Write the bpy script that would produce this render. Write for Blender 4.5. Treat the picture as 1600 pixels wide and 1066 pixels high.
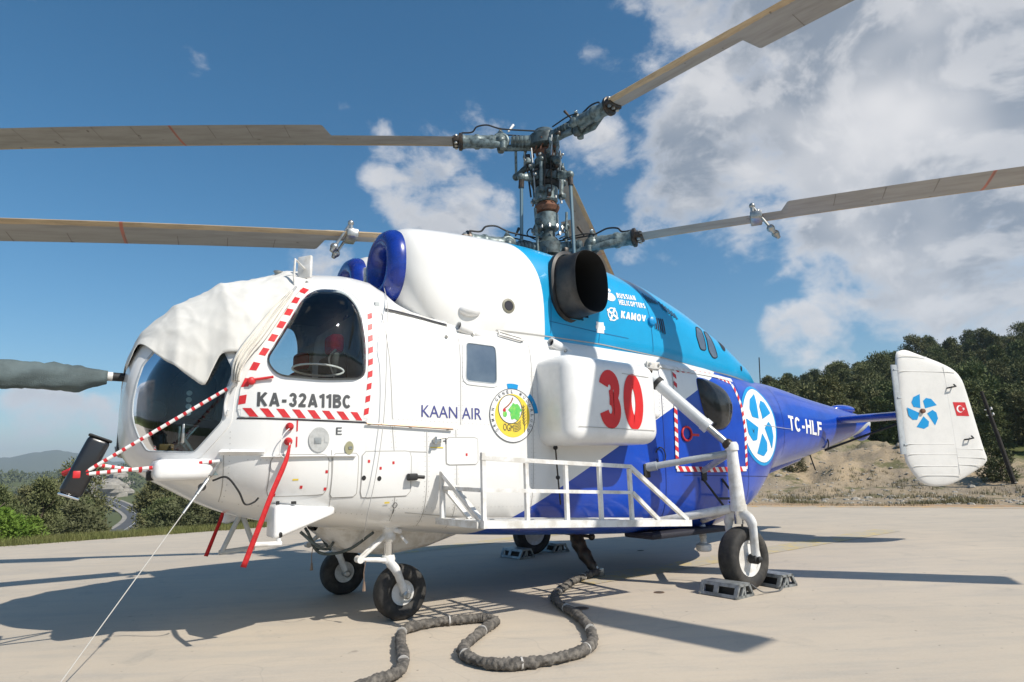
import bpy, bmesh, math, random
import numpy as np
from mathutils import Vector, Matrix, noise as mnoise

for o in list(bpy.data.objects): bpy.data.objects.remove(o, do_unlink=True)
S = bpy.context.scene
COL = S.collection
R = math.radians

# ------------------------------------------------------------------ camera
cam_d = bpy.data.cameras.new('camera'); cam = bpy.data.objects.new('camera', cam_d); COL.objects.link(cam)
CAM = Vector((5.316, 5.87, 1.204)); YAW, PIT, ROL = -2.163, .193, -.027
Fw = Vector((math.cos(PIT)*math.cos(YAW), math.cos(PIT)*math.sin(YAW), math.sin(PIT)))
Rt = Vector((math.sin(YAW), -math.cos(YAW), 0)); Up = Rt.cross(Fw)
R2 = math.cos(ROL)*Rt + math.sin(ROL)*Up; U2 = -math.sin(ROL)*Rt + math.cos(ROL)*Up
M = Matrix((R2, U2, -Fw)).transposed().to_4x4(); M.translation = CAM
cam.matrix_world = M
cam_d.sensor_width = 36; cam_d.lens = 999.6/1600*36
cam_d.clip_start = .05; cam_d.clip_end = 30000
S.camera = cam

# ------------------------------------------------------------------ sun and sky
SUN_D = Vector((.39, -.95, -1.0)).normalized()           # direction the light travels
sl = bpy.data.lights.new('sun', 'SUN'); so = bpy.data.objects.new('sun', sl); COL.objects.link(so)
sl.energy = 4.8; sl.angle = R(.55); sl.color = (1, .94, .845)
so.rotation_euler = SUN_D.to_track_quat('-Z', 'Y').to_euler(); so.location = (-4, 10, 12)
SUN_EL = math.asin(-SUN_D.z); SUN_ROT = math.atan2(-SUN_D.x, -SUN_D.y)
w = bpy.data.worlds.new('World'); S.world = w; w.use_nodes = True

class NT:
    """tiny node-graph helper"""
    def __init__(s, tree): s.t = tree; s.n = tree.nodes; s.l = tree.links
    def new(s, typ, **kw):
        n = s.n.new(typ)
        for k, v in kw.items():
            if k == 'inp':
                for a, b in v.items(): s.set(n, a, b)
            else: setattr(n, k, v)
        return n
    def set(s, n, a, b):
        if isinstance(b, bpy.types.NodeSocket): s.l.new(b, n.inputs[a])
        else: n.inputs[a].default_value = b
    def math(s, op, a, b=None, c=None, clamp=False):
        n = s.new('ShaderNodeMath', operation=op, use_clamp=clamp); s.set(n, 0, a)
        if b is not None: s.set(n, 1, b)
        if c is not None: s.set(n, 2, c)
        return n.outputs[0]
    def vmath(s, op, a, b=None):
        n = s.new('ShaderNodeVectorMath', operation=op); s.set(n, 0, a)
        if b is not None: s.set(n, 1, b)
        return n.outputs[1] if op in ('DOT_PRODUCT', 'LENGTH', 'DISTANCE') else n.outputs[0]
    def noise(s, vec, scale, detail=4, rough=.55, dist=0, dim='3D'):
        n = s.new('ShaderNodeTexNoise', noise_dimensions=dim); s.set(n, 'Vector', vec)
        n.inputs['Scale'].default_value = scale; n.inputs['Detail'].default_value = detail
        n.inputs['Roughness'].default_value = rough; n.inputs['Distortion'].default_value = dist
        return n.outputs[0]
    def ramp(s, fac, lo, hi):
        n = s.new('ShaderNodeMapRange', interpolation_type='SMOOTHSTEP'); s.set(n, 0, fac); s.set(n, 1, lo); s.set(n, 2, hi)
        return n.outputs[0]
    def mix(s, f, a, b, blend='MIX'):
        n = s.new('ShaderNodeMix', data_type='RGBA', blend_type=blend)
        s.set(n, 0, f)
        for i, v in ((6, a), (7, b)):
            if isinstance(v, bpy.types.NodeSocket): s.l.new(v, n.inputs[i])
            else: n.inputs[i].default_value = (*v, 1) if len(v) == 3 else v
        return n.outputs[2]

def sky_dir(az, el):
    return Vector((math.cos(R(el))*math.cos(R(az)), math.cos(R(el))*math.sin(R(az)), math.sin(R(el))))

def build_sky():
    g = NT(w.node_tree); bg = w.node_tree.nodes['Background']
    sky = g.new('ShaderNodeTexSky', sky_type='NISHITA'); sky.sun_disc = False
    sky.sun_elevation = SUN_EL; sky.sun_rotation = SUN_ROT; sky.air_density = 1.0; sky.dust_density = .5; sky.ozone_density = 3.0
    tc = g.new('ShaderNodeTexCoord'); D = tc.outputs['Generated']
    sp = g.new('ShaderNodeSeparateXYZ'); g.set(sp, 0, D); dz = sp.outputs[2]
    # cloud coordinates: direction, slightly flattened so that banks lie level
    cv = g.new('ShaderNodeCombineXYZ')
    g.set(cv, 0, sp.outputs[0]); g.set(cv, 1, sp.outputs[1]); g.set(cv, 2, g.math('MULTIPLY', dz, 1.45))
    P = cv.outputs[0]
    # where cloud banks stand (direction, angular radius in degrees, weight)
    banks = CLOUDS
    bias = None
    for (u, v, rad, wt) in banks:
        d = sky_dir(u, v)
        dot = g.vmath('DOT_PRODUCT', D, tuple(d))
        b = g.math('MULTIPLY', g.ramp(dot, math.cos(R(rad*1.35)), math.cos(R(rad*.25))), wt)
        bias = b if bias is None else g.math('MAXIMUM', bias, b)
    # elsewhere around the sky: scattered clouds of the same kind
    fwd = g.vmath('DOT_PRODUCT', D, tuple(Vector((Fw.x, Fw.y, 0)).normalized()))
    scat = g.math('MULTIPLY', g.ramp(g.noise(P, 1.6, 2), .52, .68), g.ramp(fwd, .45, .1))
    bias = g.math('MAXIMUM', bias, g.math('MULTIPLY', scat, .85))
    n1 = g.noise(P, 5.2, 10, .58, .35)
    n2 = g.noise(P, 19, 7, .60, .3)
    field = g.math('ADD', g.math('MULTIPLY', n1, .72), g.math('MULTIPLY', n2, .28))
    dens = g.math('SUBTRACT', g.math('ADD', field, g.math('MULTIPLY', bias, .52)), .80)
    cover = g.ramp(dens, -.01, .17)
    # thick middle of a bank is grey underneath, rims and sunward sides are white
    off = g.vmath('ADD', P, (-.012, .022, .030))
    n3 = g.noise(off, 5.2, 10, .58, .35)
    lit = g.ramp(g.math('SUBTRACT', n1, n3), -.03, .09)
    thick = g.math('MULTIPLY', g.ramp(dens, .03, .20), g.ramp(g.noise(P, 3.1, 3), .28, .56))
    shade = g.math('MULTIPLY', thick, g.math('SUBTRACT', 1.0, g.math('MULTIPLY', lit, .55)))
    shade = g.math('MULTIPLY', shade, g.ramp(dz, .02, .20))
    ccol = g.mix(shade, (7.6, 7.5, 7.5), (2.5, 2.9, 3.5))
    # low down the clouds sink into the pale air
    ccol = g.mix(g.ramp(dz, .17, .0), ccol, (6.6, 6.8, 7.2))
    cover = g.math('MULTIPLY', cover, g.ramp(dz, -.02, .05))
    hs = g.new('ShaderNodeHueSaturation'); hs.inputs['Hue'].default_value = .490; hs.inputs['Saturation'].default_value = 1.30; hs.inputs['Value'].default_value = 1.02; g.set(hs, 'Color', sky.outputs[0])
    out = g.mix(g.math('MULTIPLY', cover, .93), hs.outputs[0], ccol)
    g.set(bg, 0, out); bg.inputs[1].default_value = .10

# cloud banks: (azimuth, elevation, angular radius, weight), degrees
CLOUDS = [(-147.9, 34.8, 11, 0.85), (-154.8, 28.9, 16, 1.0), (-161.7, 24.1, 15, 1.0), (-145.0, 24.8, 10, 0.9), (-138.6, 22.1, 7, 0.75), (-155.9, 20.1, 9, 0.8), (-159.3, 14.0, 9, 0.85), (-153.8, 14.5, 6, 0.72), (-162.1, 9.3, 7, 0.75), (-148.5, 9.6, 4, 0.75), (-150.3, 8.6, 3.5, 0.7), (-152.4, 10.7, 4, 0.6), (-117.6, 24.2, 6.5, 0.8), (-114.6, 26.8, 5, 0.72), (-120.6, 22.6, 4.5, 0.7), (-120.7, 28.7, 4, 0.6), (-132.4, 26.9, 4.5, 0.7), (-134.8, 34.5, 3.5, 0.56), (-110.3, 30.1, 3, 0.52), (-85.2, 32.4, 4, 0.5), (-89.8, 34.2, 2.5, 0.5), (-95.3, 32.1, 2, 0.5), (-124.5, 30.8, 3, 0.55), (-107.8, 17.5, 3, 0.55), (-105.1, 17.6, 3, 0.52), (-87.6, 5.2, 3.2, 0.84), (-91.0, 4.2, 3.0, 0.74), (-85.6, 3.6, 4, 0.66), (-95, 5, 3, 0.6), (-170, 24, 13, 0.95), (-179, 17, 11, 0.85), (-172, 12, 8, 0.8), (-186, 27, 9, 0.75)]
build_sky()
S.view_settings.view_transform = 'Standard'; S.view_settings.look = 'None'
S.view_settings.exposure = 0.18; S.view_settings.gamma = 1; S.view_settings.use_curve_mapping = False
S.render.engine = 'CYCLES'
S.cycles.max_bounces = 8; S.cycles.transparent_max_bounces = 24; S.cycles.volume_bounces = 0
S.render.resolution_x = 1024; S.render.resolution_y = 682

# ------------------------------------------------------------------ helpers
def tag(o, label=None, cat=None, group=None, kind=None):
    if label: o['label'] = label
    if cat: o['category'] = cat
    if group: o['group'] = group
    if kind: o['kind'] = kind
    return o
def empty(name, loc=(0, 0, 0), parent=None):
    o = bpy.data.objects.new(name, None); COL.objects.link(o); o.location = loc; o.empty_display_size = .2
    if parent: o.parent = parent
    return o
def link(name, me, parent=None):
    o = bpy.data.objects.new(name, me); COL.objects.link(o)
    if parent: o.parent = parent
    return o

class MB:
    """collects polygons for one mesh"""
    def __init__(s): s.v = []; s.f = []; s.m = []; s.cur = 0
    def add(s, vs, fs):
        b = len(s.v); s.v += [tuple(map(float, p)) for p in vs]
        s.f += [tuple(b+i for i in f) for f in fs]; s.m += [s.cur]*len(fs); return s
    def box(s, c, size, rot=None, bev=0):
        sx, sy, sz = [k/2 for k in size]; c = Vector(c)
        if bev <= 0:
            vs = [Vector((x*sx, y*sy, z*sz)) for x in (-1, 1) for y in (-1, 1) for z in (-1, 1)]
            fs = [(0, 1, 3, 2), (4, 6, 7, 5), (0, 4, 5, 1), (2, 3, 7, 6), (0, 2, 6, 4), (1, 5, 7, 3)]
        else:
            bm = bmesh.new(); bmesh.ops.create_cube(bm, size=1)
            bmesh.ops.scale(bm, vec=size, verts=bm.verts)
            bmesh.ops.bevel(bm, geom=bm.edges[:], offset=bev, segments=2, affect='EDGES', profile=.5)
            bm.verts.index_update(); vs = [v.co.copy() for v in bm.verts]; fs = [tuple(v.index for v in f.verts) for f in bm.faces]; bm.free()
        if rot is not None: vs = [rot @ v for v in vs]
        return s.add([c+v for v in vs], fs)
    def tube(s, pts, rad, n=10, cap=True, flat=1.0, up=None):
        pts = [Vector(p) for p in pts]; rad = rad if hasattr(rad, '__len__') else [rad]*len(pts)
        vs = []; prev = None
        for i, p in enumerate(pts):
            t = (pts[min(i+1, len(pts)-1)]-pts[max(i-1, 0)])
            t = t.normalized() if t.length > 1e-9 else Vector((0, 0, 1))
            if prev is None:
                a = Vector(up) if up else (Vector((0, 0, 1)) if abs(t.z) < .9 else Vector((1, 0, 0)))
            else: a = prev
            a = (a - t*a.dot(t)).normalized(); b = t.cross(a); prev = a
            for k in range(n):
                an = 2*math.pi*k/n; vs.append(p + (a*math.cos(an) + b*math.sin(an)*flat)*rad[i])
        fs = []
        for i in range(len(pts)-1):
            for k in range(n):
                k2 = (k+1) % n; fs.append((i*n+k, i*n+k2, (i+1)*n+k2, (i+1)*n+k))
        if cap: fs.append(tuple(range(n))[::-1]); fs.append(tuple((len(pts)-1)*n+k for k in range(n)))
        return s.add(vs, fs)
    def lathe(s, origin, axis, prof, n=24, cap=True):
        """prof: (distance along axis, radius)"""
        o = Vector(origin); ax = Vector(axis).normalized()
        return s.tube([o+ax*p[0] for p in prof], [max(p[1], 1e-4) for p in prof], n, cap) if all(prof[i+1][0] > prof[i][0] for i in range(len(prof)-1)) else s._lathe(o, ax, prof, n, cap)
    def _lathe(s, o, ax, prof, n, cap):
        a = Vector((0, 0, 1)) if abs(ax.z) < .9 else Vector((1, 0, 0)); a = (a-ax*a.dot(ax)).normalized(); b = ax.cross(a)
        vs = [o+ax*h+(a*math.cos(2*math.pi*k/n)+b*math.sin(2*math.pi*k/n))*max(r, 1e-4) for h, r in prof for k in range(n)]
        m = len(prof); fs = [(i*n+k, i*n+(k+1) % n, (i+1)*n+(k+1) % n, (i+1)*n+k) for i in range(m-1) for k in range(n)]
        if cap: fs.append(tuple(range(n))[::-1]); fs.append(tuple((m-1)*n+k for k in range(n)))
        return s.add(vs, fs)
    def ball(s, c, r, sc=(1, 1, 1), nu=12, nv=8):
        c = Vector(c); vs = []; fs = []
        for j in range(nv+1):
            th = math.pi*j/nv
            for i in range(nu):
                ph = 2*math.pi*i/nu; vs.append(c+Vector((r*sc[0]*math.sin(th)*math.cos(ph), r*sc[1]*math.sin(th)*math.sin(ph), r*sc[2]*math.cos(th))))
        for j in range(nv):
            for i in range(nu):
                fs.append((j*nu+i, (j+1)*nu+i, (j+1)*nu+(i+1) % nu, j*nu+(i+1) % nu))
        return s.add(vs, fs)
    def grid(s, rows, close_u=False, close_v=False):
        m = len(rows); n = len(rows[0]); fs = []
        for i in range(m-1 if not close_v else m):
            for k in range(n if close_u else n-1):
                i2, k2 = (i+1) % m, (k+1) % n
                fs.append((i*n+k, i*n+k2, i2*n+k2, i2*n+k))
        return s.add([p for r in rows for p in r], fs)
    def build(s, name, mat, parent=None, smooth=35, rev=False):
        me = bpy.data.meshes.new(name)
        me.from_pydata(s.v, [], [f[::-1] for f in s.f] if rev else s.f)
        mats = mat if isinstance(mat, (list, tuple)) else [mat]
        for m_ in mats: me.materials.append(m_)
        if len(mats) > 1: me.polygons.foreach_set('material_index', s.m)
        if smooth:
            me.polygons.foreach_set('use_smooth', [True]*len(me.polygons))
            if smooth < 180: me.set_sharp_from_angle(angle=R(smooth))
        me.update()
        return link(name, me, parent)

def bars(name, pairs, rad, mat, parent=None, n=8):
    m = MB()
    for a, b in pairs: m.tube([a, b], rad, n)
    return m.build(name, mat, parent)
def spline(pts, k=8):
    """Catmull-Rom through points"""
    P = [Vector(p) for p in pts]; P = [P[0]*2-P[1]] + P + [P[-1]*2-P[-2]]; out = []
    for i in range(1, len(P)-2):
        a, b, c, d = P[i-1:i+3]
        for j in range(k):
            t = j/k; out.append(.5*((2*b)+(c-a)*t+(2*a-5*b+4*c-d)*t*t+(3*b-a-3*c+d)*t**3))
    out.append(P[-2]); return out
def fix_normals(o):
    bm = bmesh.new(); bm.from_mesh(o.data); bmesh.ops.recalc_face_normals(bm, faces=bm.faces); bm.to_mesh(o.data); bm.free()

# ------------------------------------------------------------------ materials
def mat(name, col, rough=.5, metal=0., var=.0, vscale=6., bump=0., bscale=40., coat=0., spec=.5, vcol=None):
    """painted or plain surface: base colour, a second tone in patches, fine relief"""
    m = bpy.data.materials.new(name); m.use_nodes = True; g = NT(m.node_tree); b = m.node_tree.nodes['Principled BSDF']
    b.inputs['Roughness'].default_value = rough; b.inputs['Metallic'].default_value = metal
    b.inputs['Coat Weight'].default_value = coat; b.inputs['Coat Roughness'].default_value = .08; b.inputs['Specular IOR Level'].default_value = spec
    b.inputs['Base Color'].default_value = (*col, 1)
    tc = g.new('ShaderNodeTexCoord').outputs['Object']
    if var or vcol:
        n = g.noise(tc, vscale, 5, .65)
        c2 = vcol or tuple(max(0, c*(1-var)) for c in col)
        g.set(b, 'Base Color', g.mix(g.ramp(n, .38, .68), col, c2))
        g.set(b, 'Roughness', g.math('ADD', rough-.06, g.math('MULTIPLY', g.noise(tc, vscale*2.3, 4), .14)))
    if bump:
        bn = g.new('ShaderNodeBump'); bn.inputs['Strength'].default_value = bump; bn.inputs['Distance'].default_value = .01
        g.set(bn, 'Height', g.noise(tc, bscale, 4)); g.l.new(bn.outputs[0], b.inputs['Normal'])
    return m

def hull_paint():
    """white hull, royal blue aft of a slanting line; thin grime and slightly wavy skin"""
    m = bpy.data.materials.new('hull_paint'); m.use_nodes = True; g = NT(m.node_tree); b = m.node_tree.nodes['Principled BSDF']
    tc = g.new('ShaderNodeTexCoord').outputs['Object']; sp = g.new('ShaderNodeSeparateXYZ'); g.set(sp, 0, tc)
    x, y, z = sp.outputs
    line = g.math('MULTIPLY_ADD', x, .495, z)                       # z + .495 x
    blue = g.math('LESS_THAN', line, .60+.495*2.38)
    st = g.new('ShaderNodeMapping'); g.set(st, 0, tc); st.inputs['Scale'].default_value = (5, 5, 1.1)
    grime = g.math('MULTIPLY', g.ramp(g.noise(st.outputs[0], 1.6, 6, .7), .52, .80), .22)
    white = g.mix(grime, (.77, .765, .745), (.53, .50, .44))
    bl = g.mix(g.ramp(g.noise(tc, 3.0, 4), .4, .7), (.006, .062, .45), (.007, .050, .37))
    g.set(b, 'Base Color', g.mix(blue, white, bl))
    b.inputs['Roughness'].default_value = .30; b.inputs['Coat Weight'].default_value = .5; b.inputs['Coat Roughness'].default_value = .07
    bn = g.new('ShaderNodeBump'); bn.inputs['Strength'].default_value = .16; bn.inputs['Distance'].default_value = .03
    g.set(bn, 'Height', g.noise(tc, 3.6, 2)); g.l.new(bn.outputs[0], b.inputs['Normal'])
    return m
def cowl_paint():
    m = bpy.data.materials.new('cowl_paint'); m.use_nodes = True; g = NT(m.node_tree); b = m.node_tree.nodes['Principled BSDF']
    tc = g.new('ShaderNodeTexCoord').outputs['Object']; sp = g.new('ShaderNodeSeparateXYZ'); g.set(sp, 0, tc)
    x, y, z = sp.outputs
    k = g.math('POWER', g.math('MAXIMUM', g.math('SUBTRACT', z, 2.75), 0.0), 2.0)
    edge = g.math('MULTIPLY_ADD', k, .55, 1.62)
    cy = g.math('LESS_THAN', x, edge)
    st = g.new('ShaderNodeMapping'); g.set(st, 0, tc); st.inputs['Scale'].default_value = (4, 4, 1.0)
    grime = g.math('MULTIPLY', g.ramp(g.noise(st.outputs[0], 1.7, 6, .7), .50, .80), .25)
    white = g.mix(grime, (.80, .79, .76), (.55, .51, .44))
    cyan = g.mix(g.ramp(g.noise(tc, 2.5, 4), .4, .7), (.004, .325, .62), (.004, .295, .565))
    g.set(b, 'Base Color', g.mix(cy, white, cyan))
    b.inputs['Roughness'].default_value = .33; b.inputs['Coat Weight'].default_value = .4; b.inputs['Coat Roughness'].default_value = .1
    bn = g.new('ShaderNodeBump'); bn.inputs['Strength'].default_value = .10; bn.inputs['Distance'].default_value = .03
    g.set(bn, 'Height', g.noise(tc, 3.0, 2)); g.l.new(bn.outputs[0], b.inputs['Normal'])
    return m
def glass(name, tint, alpha, rough=.02):
    """thin pane: mirror-like reflection over a tinted see-through sheet"""
    m = bpy.data.materials.new(name); m.use_nodes = True; g = NT(m.node_tree)
    for n in list(g.n):
        if n.type == 'BSDF_PRINCIPLED': g.n.remove(n)
    out = [n for n in g.n if n.type == 'OUTPUT_MATERIAL'][0]
    tr = g.new('ShaderNodeBsdfTransparent'); tr.inputs[0].default_value = (*tint, 1)
    gl = g.new('ShaderNodeBsdfGlossy'); gl.inputs['Roughness'].default_value = rough; gl.inputs[0].default_value = (.95, .97, 1, 1)
    fr = g.new('ShaderNodeFresnel'); fr.inputs[0].default_value = 1.5
    ms = g.new('ShaderNodeMixShader'); g.set(ms, 0, g.math('ADD', fr.outputs[0], alpha, clamp=True)); g.l.new(tr.outputs[0], ms.inputs[1]); g.l.new(gl.outputs[0], ms.inputs[2])
    g.l.new(ms.outputs[0], out.inputs[0]); return m
M_HULL = hull_paint(); M_COWL = cowl_paint()
WHITE = mat('white_paint', (.80, .795, .78), .32, var=.10, vscale=5, coat=.3)
WHITE2 = mat('matt_white_paint', (.76, .755, .74), .5, vcol=(.55, .525, .475), vscale=7)
GREYP = mat('grey_paint', (.42, .45, .47), .45, var=.2, vscale=9, coat=.2)
STEEL = mat('worn_steel', (.50, .50, .48), .35, .85, var=.35, vscale=14)
CHROME = mat('bright_steel', (.75, .75, .74), .12, 1.)
HUBM = mat('rotor_hub_paint', (.085, .115, .12), .42, .15, vcol=(.03, .04, .04), vscale=16, bump=.15, coat=.15)
HUBL = mat('pale_hub_paint', (.20, .255, .26), .40, .2, vcol=(.07, .09, .09), vscale=18, bump=.12)
HUBD = mat('oily_dark_metal', (.035, .033, .03), .4, .4, vcol=(.09, .06, .04), vscale=20, bump=.2)
RUST = mat('brown_oily_wire', (.22, .10, .06), .5, .2, var=.4, vscale=25)
BLACK = mat('black_rubber', (.018, .018, .018), .62, var=.3, vscale=18, bump=.12, bscale=90)
TYRE = mat('tyre_rubber', (.020, .019, .018), .75, vcol=(.055, .050, .043), vscale=9, bump=.2, bscale=120)
SOOT = mat('exhaust_black', (.020, .020, .021), .42, .2, vcol=(.05, .045, .04), vscale=6)
SOOT2 = mat('exhaust_inner', (.006, .006, .006), .8)
DARKI = mat('cockpit_dark', (.085, .095, .10), .7, var=.3)
TEALF = mat('cockpit_floor', (.14, .19, .20), .6, var=.25)
LINER = mat('cabin_lining', (.50, .53, .53), .75, var=.25, vscale=4)
SEATM = mat('seat_cloth', (.06, .065, .06), .9, var=.4, vscale=14)
BLUE = mat('blue_paint', (.007, .058, .43), .22, var=.15, vscale=5, coat=.5)
BLUEL = mat('blue_lacquer', (.008, .036, .30), .26, var=.35, vscale=7, coat=.3)
FINW = mat('fin_paint', (.74, .725, .69), .5, var=.07, vscale=5)
REDT = mat('red_tape', (.62, .025, .03), .45, var=.2, vscale=20)
REDF = mat('red_fabric', (.60, .02, .025), .8, var=.25, vscale=30, bump=.3, bscale=200)
REDN = mat('red_number_paint', (.66, .02, .02), .38, var=.10, vscale=8)
WHT = mat('white_tape', (.80, .79, .77), .5, var=.1, vscale=20)
LETG = mat('dark_grey_lettering', (.065, .067, .07), .5)
LETB = mat('navy_lettering', (.06, .065, .24), .5)
LETW = mat('white_lettering', (.82, .82, .82), .45)
CYAN = mat('cyan_decal', (.004, .28, .62), .4)
YEL = mat('yellow_decal', (.80, .60, .06), .5)
GRN = mat('green_decal', (.10, .52, .10), .5, vcol=(.30, .60, .12), vscale=22)
BRN = mat('brown_decal', (.30, .10, .06), .5)
SEAM = mat('panel_gap', (.40, .385, .36), .7)
SEAMB = mat('dark_gap', (.02, .02, .03), .7)
COPPER = mat('bare_rail', (.36, .25, .18), .4, .6, var=.3)
CLOTH = mat('white_cloth', (.72, .70, .65), .95, var=.10, vscale=3, bump=.35, bscale=260)
GCLOTH = mat('grey_tarpaulin', (.10, .135, .14), .75, var=.35, vscale=5, bump=.4, bscale=150)
HOSE = mat('hose_sleeve', (.075, .068, .060), .95, vcol=(.19, .17, .145), vscale=22, bump=.9, bscale=55)
GLASS = glass('canopy_glass', (.84, .89, .90), .0)
GLASSD = mat('painted_sky_pane', (.085, .12, .17), .12, coat=.3, vcol=(.12, .16, .21), vscale=3)  # opaque blue-grey base colour stands in for sky reflected in the pane
GLASSB = mat('smoked_bubble', (.024, .026, .028), .10, coat=.0, spec=.35, vcol=(.045, .045, .045), vscale=3)
GLASSN = glass('nose_glass', (.42, .54, .57), .0)
CHOCK = mat('cast_aluminium', (.36, .38, .38), .45, .6, vcol=(.20, .21, .21), vscale=12, bump=.2)

# ------------------------------------------------------------------ helicopter body surfaces (metres; x forward, y to port)
def pchip(xs, ys):
    xs=np.asarray(xs,float); ys=np.asarray(ys,float)
    o=np.argsort(xs); xs=xs[o]; ys=ys[o]
    h=np.diff(xs); d=np.diff(ys)/h
    m=np.zeros_like(ys)
    for i in range(1,len(xs)-1):
        if d[i-1]*d[i]>0:
            w1=2*h[i]+h[i-1]; w2=h[i]+2*h[i-1]
            m[i]=(w1+w2)/(w1/d[i-1]+w2/d[i])
    m[0]=d[0]; m[-1]=d[-1]
    def f(x):
        x=np.clip(np.asarray(x,float),xs[0],xs[-1])
        i=np.clip(np.searchsorted(xs,x)-1,0,len(xs)-2)
        t=(x-xs[i])/h[i]
        return ((2*t**3-3*t**2+1)*ys[i]+(t**3-2*t**2+t)*h[i]*m[i]+(-2*t**3+3*t**2)*ys[i+1]+(t**3-t**2)*h[i]*m[i+1])
    return f
HULL=[ # X, z bottom, z top, half width, z of max width, lower exponent, upper exponent
(5.085,1.55,1.88,.03,1.70,2,2),
(5.065,1.42,2.02,.26,1.72,2.3,2.4),
(5.03,1.34,2.14,.36,1.72,2.5,2.6),
(4.97,1.27,2.27,.425,1.72,2.7,2.7),
(4.9,1.21,2.38,.49,1.70,2.9,2.7),
(4.75,1.12,2.52,.61,1.68,3.0,2.6),
(4.5,.98,2.69,.805,1.64,3.1,2.5),
(4.32,.90,2.78,.915,1.60,3.2,2.45),
(4.2,.86,2.83,.96,1.56,3.2,2.4),
(3.9,.79,2.93,1.01,1.52,3.6,2.5),
(3.5,.73,2.97,1.04,1.5,4.2,2.7),
(3.28,.70,2.93,1.05,1.5,4.4,3.0),
(3.08,.68,2.70,1.055,1.5,4.5,4.4),
(2.8,.65,2.56,1.06,1.5,4.5,6),
(2.3,.59,2.54,1.06,1.48,4.5,6),
(1.3,.51,2.52,1.06,1.45,4.5,6),
(.2,.44,2.46,1.06,1.42,4.5,6),
(-.7,.41,2.40,1.05,1.4,4.5,5),
(-1.2,.45,2.37,.98,1.4,4,4.5),
(-1.7,.57,2.35,.88,1.45,3.5,4),
(-2.1,.77,2.34,.77,1.5,3,3),
(-2.4,.95,2.33,.68,1.6,2.6,2.6),
(-2.8,1.03,2.31,.58,1.65,2.3,2.3),
(-4,1.24,2.13,.42,1.68,2.2,2.2),
(-5.2,1.5,1.97,.25,1.73,2.1,2.1),
(-5.9,1.66,1.88,.1,1.77,2,2)]
COWL=[
(2.45,2.2,3.30,.90,2.62,4,2.6),
(1.9,2.2,3.46,.955,2.62,4,2.6),
(1.4,2.2,3.51,.96,2.62,4,2.6),
(.8,2.2,3.52,.96,2.6,4,2.6),
(.1,2.2,3.43,.95,2.58,4,2.5),
(-.5,2.15,3.20,.93,2.52,4,2.7),
(-1.2,2.1,2.81,.88,2.40,4,2.9),
(-1.8,2.1,2.50,.73,2.30,3.5,2.7),
(-2.2,2.1,2.38,.52,2.26,3,2.1),
(-2.5,2.1,2.29,.32,2.22,2.5,2),
(-2.65,2.15,2.24,.12,2.2,2,2)]
class Loft:
    def __init__(s,tab):
        a=np.array(tab,float); s.tab=a
        s.x0,s.x1=a[:,0].min(),a[:,0].max()
        s.f=[pchip(a[:,0],a[:,k]) for k in range(1,7)]
    def par(s,x): return [f(x) for f in s.f]
    def Y(s,x,z):
        zb,zt,w,zc,nb,nt=s.par(x)
        z=np.asarray(z,float)
        up=z>=zc
        q=np.where(up,(z-zc)/(zt-zc),(zc-z)/(zc-zb))
        n=np.where(up,nt,nb)
        return w*np.clip(1-np.clip(q,0,1)**n,0,1)**(1/n)
    def section(s,x,ts):
        zb,zt,w,zc,nb,nt=s.par(x)
        c,si=np.cos(ts),np.sin(ts)
        n=np.where(si>=0,nt,nb); h=np.where(si>=0,zt-zc,zc-zb)
        return np.stack([np.full_like(ts,x),w*np.sign(c)*np.abs(c)**(2/n),zc+h*np.sign(si)*np.abs(si)**(2/n)],1)
hull=Loft(HULL); cowl=Loft(COWL)

heli = empty('helicopter')
tag(heli, 'white, cyan and blue coaxial twin-rotor helicopter parked on the concrete pad', 'helicopter')

def in_poly(px, pz, poly):
    c = np.zeros(px.shape, bool); n = len(poly)
    for i in range(n):
        x0, z0 = poly[i]; x1, z1 = poly[(i+1) % n]
        if z0 == z1: continue
        k = ((z0 > pz) != (z1 > pz)) & (px < (x1-x0)*(pz-z0)/(z1-z0)+x0); c ^= k
    return c
def smooth_poly(poly, n=64, k=6):
    """closed Catmull-Rom resampled evenly"""
    P = [Vector((p[0], p[1])) for p in poly]; m = len(P); out = []
    for i in range(m):
        a, b, c, d = P[i-1], P[i], P[(i+1) % m], P[(i+2) % m]
        for j in range(k):
            t = j/k; out.append(.5*((2*b)+(c-a)*t+(2*a-5*b+4*c-d)*t*t+(3*b-a-3*c+d)*t**3))
    return resample(out, n)
def resample(P, n, closed=True):
    P = [Vector((p[0], p[1])) for p in P]; Q = P+[P[0]] if closed else P
    L = [0]
    for i in range(len(Q)-1): L.append(L[-1]+(Q[i+1]-Q[i]).length)
    out = []; j = 0; cnt = n if closed else n-1
    for i in range(n):
        s = L[-1]*i/cnt
        while j < len(Q)-2 and L[j+1] < s: j += 1
        t = (s-L[j])/max(L[j+1]-L[j], 1e-9); out.append(tuple(Q[j].lerp(Q[j+1], min(t, 1))))
    return out
def round_poly(poly, r, seg=4):
    """polygon with rounded corners"""
    P = [Vector(p) for p in poly]; out = []; n = len(P)
    for i in range(n):
        a, b, c = P[i-1], P[i], P[(i+1) % n]; u = (a-b); v = (c-b); k = min(r, u.length*.45, v.length*.45)
        p0 = b+u.normalized()*k; p1 = b+v.normalized()*k
        for j in range(seg+1):
            t = j/seg; out.append(tuple(p0*(1-t)**2+b*2*t*(1-t)+p1*t*t))
    return out

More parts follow.
